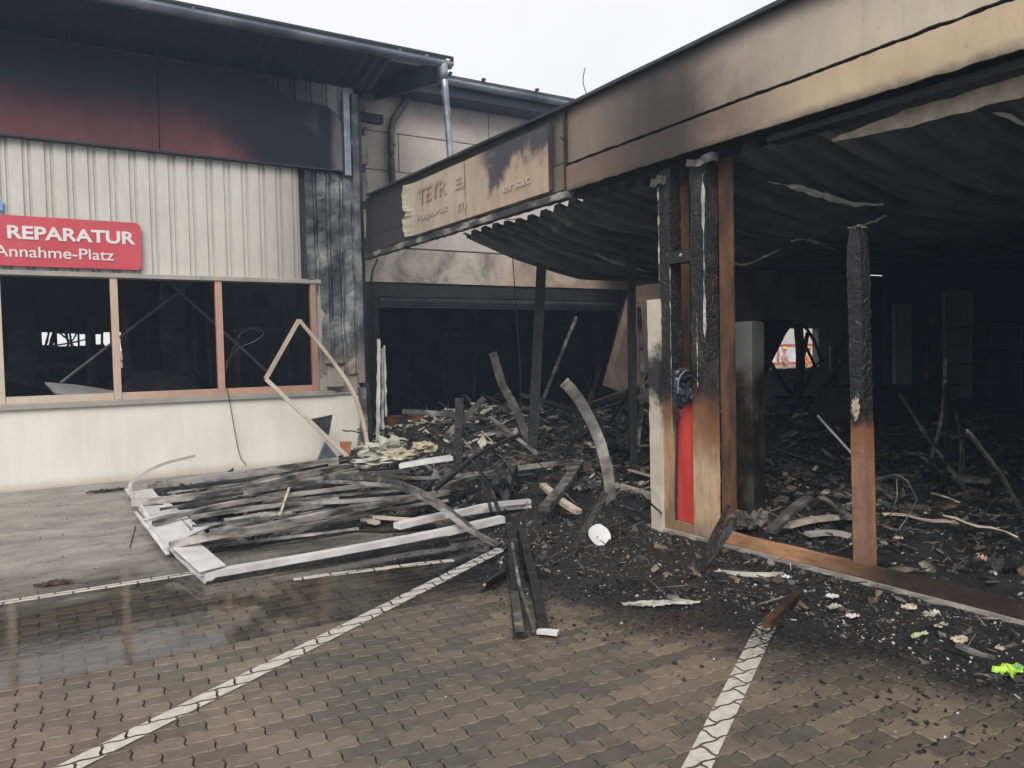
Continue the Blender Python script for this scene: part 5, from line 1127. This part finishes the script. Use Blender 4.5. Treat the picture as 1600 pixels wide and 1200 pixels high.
# crumpled papers and scraps on the ash
def foldsheet(c, r, s, seed, n=11, amp=1.0):
    def f(u, v):
        a, b = (u - .5) * 2, (v - .5) * 2; q = Vector((a * 2.1 + seed * 7, b * 2.1, seed)); k = 1 - .35 * (abs(a) ** 3 + abs(b) ** 3) * random.uniform(.2, 1)
        dx = mn.noise(q) * .5; dy = mn.noise(q + Vector((9, 3, 1))) * .5; dz = abs(mn.noise(q * 1.7 + Vector((2, 8, 5)))) * 1.3 + mn.noise(q * 4) * .35
        return (c[0] + r * s[0] * (a * k + dx) * .8, c[1] + r * s[1] * (b * k + dy) * .8, c[2] + r * max(s[2], .3) * amp * dz)
    return MB().grid(n, n, f)
def crumple(px, py, z, r, mat, label, seed, s=(1, 1, .35), cat='scrap'):
    c = GZ(px, py, z); return tag(foldsheet((c.x, c.y, c.z - .02), r, (s[0], s[1], s[2]), seed).obj('crumpled_scrap', mat), label, cat)
BLP = simple('printed_paper', [(.35, (.5, .62, .7)), (.5, (.7, .72, .7)), (.62, (.6, .3, .3)), (.75, (.75, .74, .7))], 20, .6, 0, .5, 40)
for i, (px, py, r, m, l, s) in enumerate((
   (832, 972, .05, WHT, 'crumpled white paper on the pair of charred planks', (1, 1, .5)), (1300, 928, .06, BLP, 'pale green crumpled paper at the top of the ash pile', (1, .8, .5)),
   (1330, 958, .055, BLP, 'blue and pink crumpled paper in the ash pile', (1.1, .8, .4)), (1302, 943, .05, PLASTER, 'grey white torn scrap left of the blue paper', (1.4, .7, .3)), (1230, 898, .04, BLP, 'small white and blue scrap near the kerb', (1, 1, .5)),
   (1500, 995, .06, CREAMM, 'pink beige torn scrap near the right edge', (1.2, .8, .35)), (1470, 972, .05, CREAMM, 'cream twisted scrap above the pink beige one', (1, .6, .5)), (1562, 1008, .035, CREAMM, 'small orange white chip above the green wrapper', (1, .8, .5)),
   (1435, 987, .06, simple('yellow_green_scrap', [(.4, (.35, .4, .2)), (.6, (.6, .65, .4))], 20, .6), 'narrow yellow green scrap in the ash', (1.5, .4, .2)), (1580, 1042, .085, GREEN, 'bright green plastic wrapper at the right edge', (1.4, .8, .18)),
   (1420, 945, .06, CREAMM, 'cream and pink rubbish against the kerb, first of the row', (1.3, .7, .5)), (1455, 955, .055, PLASTER, 'grey rubbish beside the cream rubbish at the kerb', (1.4, .7, .5)), (1535, 872, .055, PINK, 'pale pink rounded plastic piece inside beyond the sill', (.8, .5, 1.1)),
   (1402, 838, .05, CREAMM, 'small cream chip right of the free standing post', (1, .8, .6)), (360, 812 + 12, .04, simple('lime_scrap', [(.4, (.4, .45, .1)), (.7, (.6, .65, .25))], 10, .6), 'small lime scrap under the fallen frame', (1.8, .6, .4)),
   (900, 853, .03, CREAMM, 'small tan crumb near the base of the leaning black stick', (1.2, .8, .5)))):
    crumple(px, py, rub(*GZ(px, py, .02).xy) + .03, r, m, l, i * 1.7, s)
# torn grey sheet on the ground in the middle
tsh = tag(foldsheet((0, 0, .004), .2, (1.55, .34, .3), 41, 22, .28).obj('torn_sheet', PLASTER), 'ragged pale grey sheet lying flat where the ash meets the paving', 'sheet')
tsh.location = GZ(1035, 944, .01); tsh.rotation_euler = (0, 0, math.atan2(rgt.y, rgt.x) + .05)
# rag on the left
crumple(85, 908, .03, .11, simple('dark_rag', [(.3, (.02, .015, .012)), (.7, (.1, .07, .05))], 8, .8), 'dark wet rag lying on the paving at the far left', 3.3, (1.5, .6, .25), 'rag')
crumple(165, 765, .03, .12, CHX, 'black ash clump left of the fallen frame corner', 7.7, (2.2, .7, .25), 'debris')
wire('thin_rod', [GZ(212, 822, .01), GZ(203, 855, .01)], .006, CABLE, 'short black rod on the paving left of the fallen frame', 'rod')
wire('hanging_cable', [PY(797, 345, 9.0), PY(801, 400, 9.0), PY(806, 480, 9.0), PY(812, 560, 9.0), PY(815, 650, 9.1)], .007, CABLE, 'thin cable hanging from the sagging deck beside the leaning post')
# many alike broken battens in the heaps
protos = []
for (w, h, L, m) in ((.035, .025, .6, CH), (.05, .012, .45, ASHG), (.03, .03, .8, CHX), (.045, .01, .35, STRIP), (.035, .012, .4, CREAMM)):
    pts = [(-L / 2 + L * i / 6, .015 * math.sin(i * 1.1), .01 * math.sin(i * 1.7)) for i in range(7)]; me_ = bpy.data.meshes.new('broken_batten'); t_ = MB().sweep(pts, rect(w, h), jit=.004); me_.from_pydata(t_.v, [], t_.f); me_.materials.append(m); protos.append(me_)
k = 0
while k < 170:
    x, y = random.uniform(3.6, 14), random.uniform(.8, 12.6)
    if inside_dist(x, y) < .35 or (x < XE + .1 and y > YL - .5): continue
    if x < XR + .3 and y < 6: continue
    if x < XR and random.random() < .3: continue
    o = bpy.data.objects.new('broken_batten', random.choice(protos if random.random() < .6 else protos[:3])); COL.objects.link(o)
    s = random.uniform(.5, 1.5); o.scale = (s, random.uniform(.7, 1.3), 1); o.location = (x, y, rub(x, y) + random.uniform(.02, .1)); o.rotation_euler = (random.gauss(0, .4), random.gauss(0, .22), random.gauss(.2, .9))
    kind_ = {CH: 'charred black', ASHG: 'ash grey', CHX: 'sooty dark', STRIP: 'pale edged', CREAMM: 'cream tan'}[o.data.materials[0]]
    place_ = 'in the rubble behind the curved plank' if x < 7 and y > 8.5 else 'in the rubble between fallen stack and pillar' if x < 5.4 and y > 5 else 'in the debris behind the pillar' if y > 5 and x < 8 else 'just inside the sill beam' if x < 6.5 else 'on the floor deep in the dark showroom' if y > 6 else 'on the floor at the right of the showroom'
    tag(o, f'{kind_} broken batten {place_}', 'debris', f'{kind_} battens {place_}'); k += 1

SHM = {0: (CHX, 'black'), 1: (ASHG, 'ash grey'), 2: (TAN, 'scorched brown'), 3: (DKMET, 'dull metal')}
spots = [(5.2, 10.6), (5.9, 10.0), (6.6, 10.9), (7.3, 10.2), (8.1, 9.5), (4.9, 9.2), (5.7, 8.6), (6.9, 8.8), (8.0, 8.0), (4.4, 7.9), (5.3, 7.3), (6.4, 7.5), (7.6, 7.0), (9.2, 8.6), (10.3, 7.7), (5.2, 4.2), (5.8, 3.7), (6.6, 4.6), (7.6, 4.0), (8.6, 5.2), (5.4, 2.6), (6.3, 2.4), (7.2, 3.0), (9.6, 6.2), (11.2, 8.9), (12.0, 7.0), (6.0, 11.6), (7.2, 11.9), (8.6, 11.2), (4.9, 6.5)]
lm = lambda x, y: 'under the far edge of the sagging deck' if y > 9.8 else 'in the heap behind the curved plank' if y > 8 and x < 9 else 'between the collapsed door and the pillar' if x < 5.6 and y > 6 else 'deep in the dark showroom' if x > 8.5 else 'behind the pillar and cabinet' if y > 5 else 'inside the sill by the free standing post'
for i, (x, y) in enumerate(spots):
    m, nm = SHM[i % 4]; r_ = random.uniform(.14, .3)
    tag(foldsheet((x, y, rub(x, y) - .02), r_, (1.3, .8, .6), 20 + i * 1.3, 13, .8).obj('crumpled_sheet', m), f'{nm} crumpled sheet ' + lm(x, y), 'sheet', f'{nm} crumpled sheets ' + lm(x, y))
for i in range(34):
    x, y = random.choice(spots); x += random.uniform(-.5, .5); y += random.uniform(-.5, .5)
    if x < 5.0 or (y < 5.4 and x < 5.6): continue
    L_ = random.uniform(.5, 1.5); a_ = random.uniform(0, 6.28); tl = random.uniform(.15, 1.1); d_ = Vector((math.cos(a_) * math.cos(tl), math.sin(a_) * math.cos(tl), math.sin(tl)))
    p0 = Vector((x, y, rub(x, y) - .05)); p1 = p0 + d_ * L_; m = (CHX, CH, ASHG)[i % 3]; nm = ('sooty dark', 'charred black', 'ash grey')[i % 3]
    tag(MB().sweep(resamp([p0, (p0 + p1) / 2 + Vector((random.gauss(0, .04), random.gauss(0, .04), .03)), p1], .12), rect(random.uniform(.03, .08), .02), (0, -1, .3), .004).obj('leaning_batten', m), f'{nm} long batten sticking up ' + lm(x, y), 'debris', f'{nm} long battens ' + lm(x, y))
# wreckage inside the rear bay and the workshop hall, dim behind the openings
WK = simple('dim_wreck', [(.3, (.03, .032, .035)), (.6, (.09, .09, .09)), (.8, (.2, .19, .18))], 3, .7)
rb_ = thing('rear_bay_wreckage', 'dim tangle of bent pipes and posts deep inside the rear opening', 'wreckage', (8, 15, 0))
for (a, b, w) in (((640, 660), (636, 520), .05), ((660, 560), (640, 590), .06), ((650, 545), (700, 530), .05), ((700, 640), (690, 500), .07), ((740, 650), (745, 480), .06), ((880, 640), (870, 560), .05), ((910, 650), (935, 560), .05), ((935, 640), (905, 575), .04),
                  ((620, 610), (665, 640), .05), ((780, 600), (830, 560), .04), ((690, 520), (745, 518), .12), ((605, 540), (640, 525), .04), ((850, 520), (960, 500), .06)):
    p, q = PY(*a, 17.2), PY(*b, 17.6); MB().sweep(resamp([p, (p + q) / 2 + Vector((random.gauss(0, .08), 0, random.gauss(0, .06))), q], .15), circ(w / 2, 6), (0, 1, 0), .008).obj('bent_pipe', WK, rb_)
hw = thing('hall_wreckage', 'dim posts, racks and burnt lumps inside the workshop hall behind the windows', 'wreckage', (1, 17, 0))
for (a, b, w, yy) in (((28, 600), (30, 490), .5, 18.5), ((52, 600), (62, 520), .06, 22), ((68, 610), (86, 515), .08, 21.5), ((96, 600), (100, 505), .05, 21), ((112, 560), (108, 515), .04, 23.5), ((84, 540), (140, 528), .03, 23.7), ((92, 520), (120, 545), .03, 23.6), ((120, 520), (96, 546), .03, 23.6), ((76, 519), (70, 545), .05, 23.5),
                      ((145, 600), (143, 500), .16, 20.5), ((166, 545), (160, 515), .06, 23.4), ((205, 590), (198, 480), .14, 17), ((232, 560), (226, 440), .03, 16), ((282, 600), (272, 440), .5, 17.5), ((300, 600), (305, 470), .1, 17), ((312, 590), (308, 530), .02, 15), ((330, 600), (322, 450), .06, 16.5), ((455, 600), (440, 520), .1, 15), ((420, 600), (424, 540), .05, 15.3),
                      ((395, 470), (480, 480), .3, 17), ((50, 575), (130, 572), .1, 18), ((190, 585), (255, 585), .14, 15.3), ((190, 588), (172, 606), .06, 15.3), ((255, 588), (268, 610), .06, 15.3)):
    p, q = PY(*a, yy), PY(*b, yy + .1); MB().sweep(resamp([p, (p + q) / 2 + Vector((random.gauss(0, .04), 0, random.gauss(0, .04))), q], .2), rect(w, .06), (0, 1, 0), .012).obj('remains', WK, hw)
for i in range(9):
    c = PY(200 + i * 32, 612, 13.2 + (i % 3) * .4); blob((c.x, c.y, .85 + .1 * (i % 2)), .22, (1.4, .8, .6), (CHX, WK)[i % 2], 'burnt_lump', hw, i * 2.1, .8, 3, 2)
# ------------------------------------------------------------------ smoke haze hanging round the ruin
hz = bpy.data.materials.new('smoke_haze'); hz.use_nodes = True; ht = hz.node_tree; ht.nodes.clear()
ho = ht.nodes.new('ShaderNodeOutputMaterial'); hv = ht.nodes.new('ShaderNodeVolumePrincipled'); ht.links.new(hv.outputs[0], ho.inputs['Volume'])
hv.inputs['Density'].default_value = .0042; hv.inputs['Color'].default_value = (.6, .76, 1, 1); hv.inputs['Anisotropy'].default_value = .2
tag(MB().box(-60, 80, -30, 60, -1.2, 8.5).obj('haze', hz), kind='stuff')
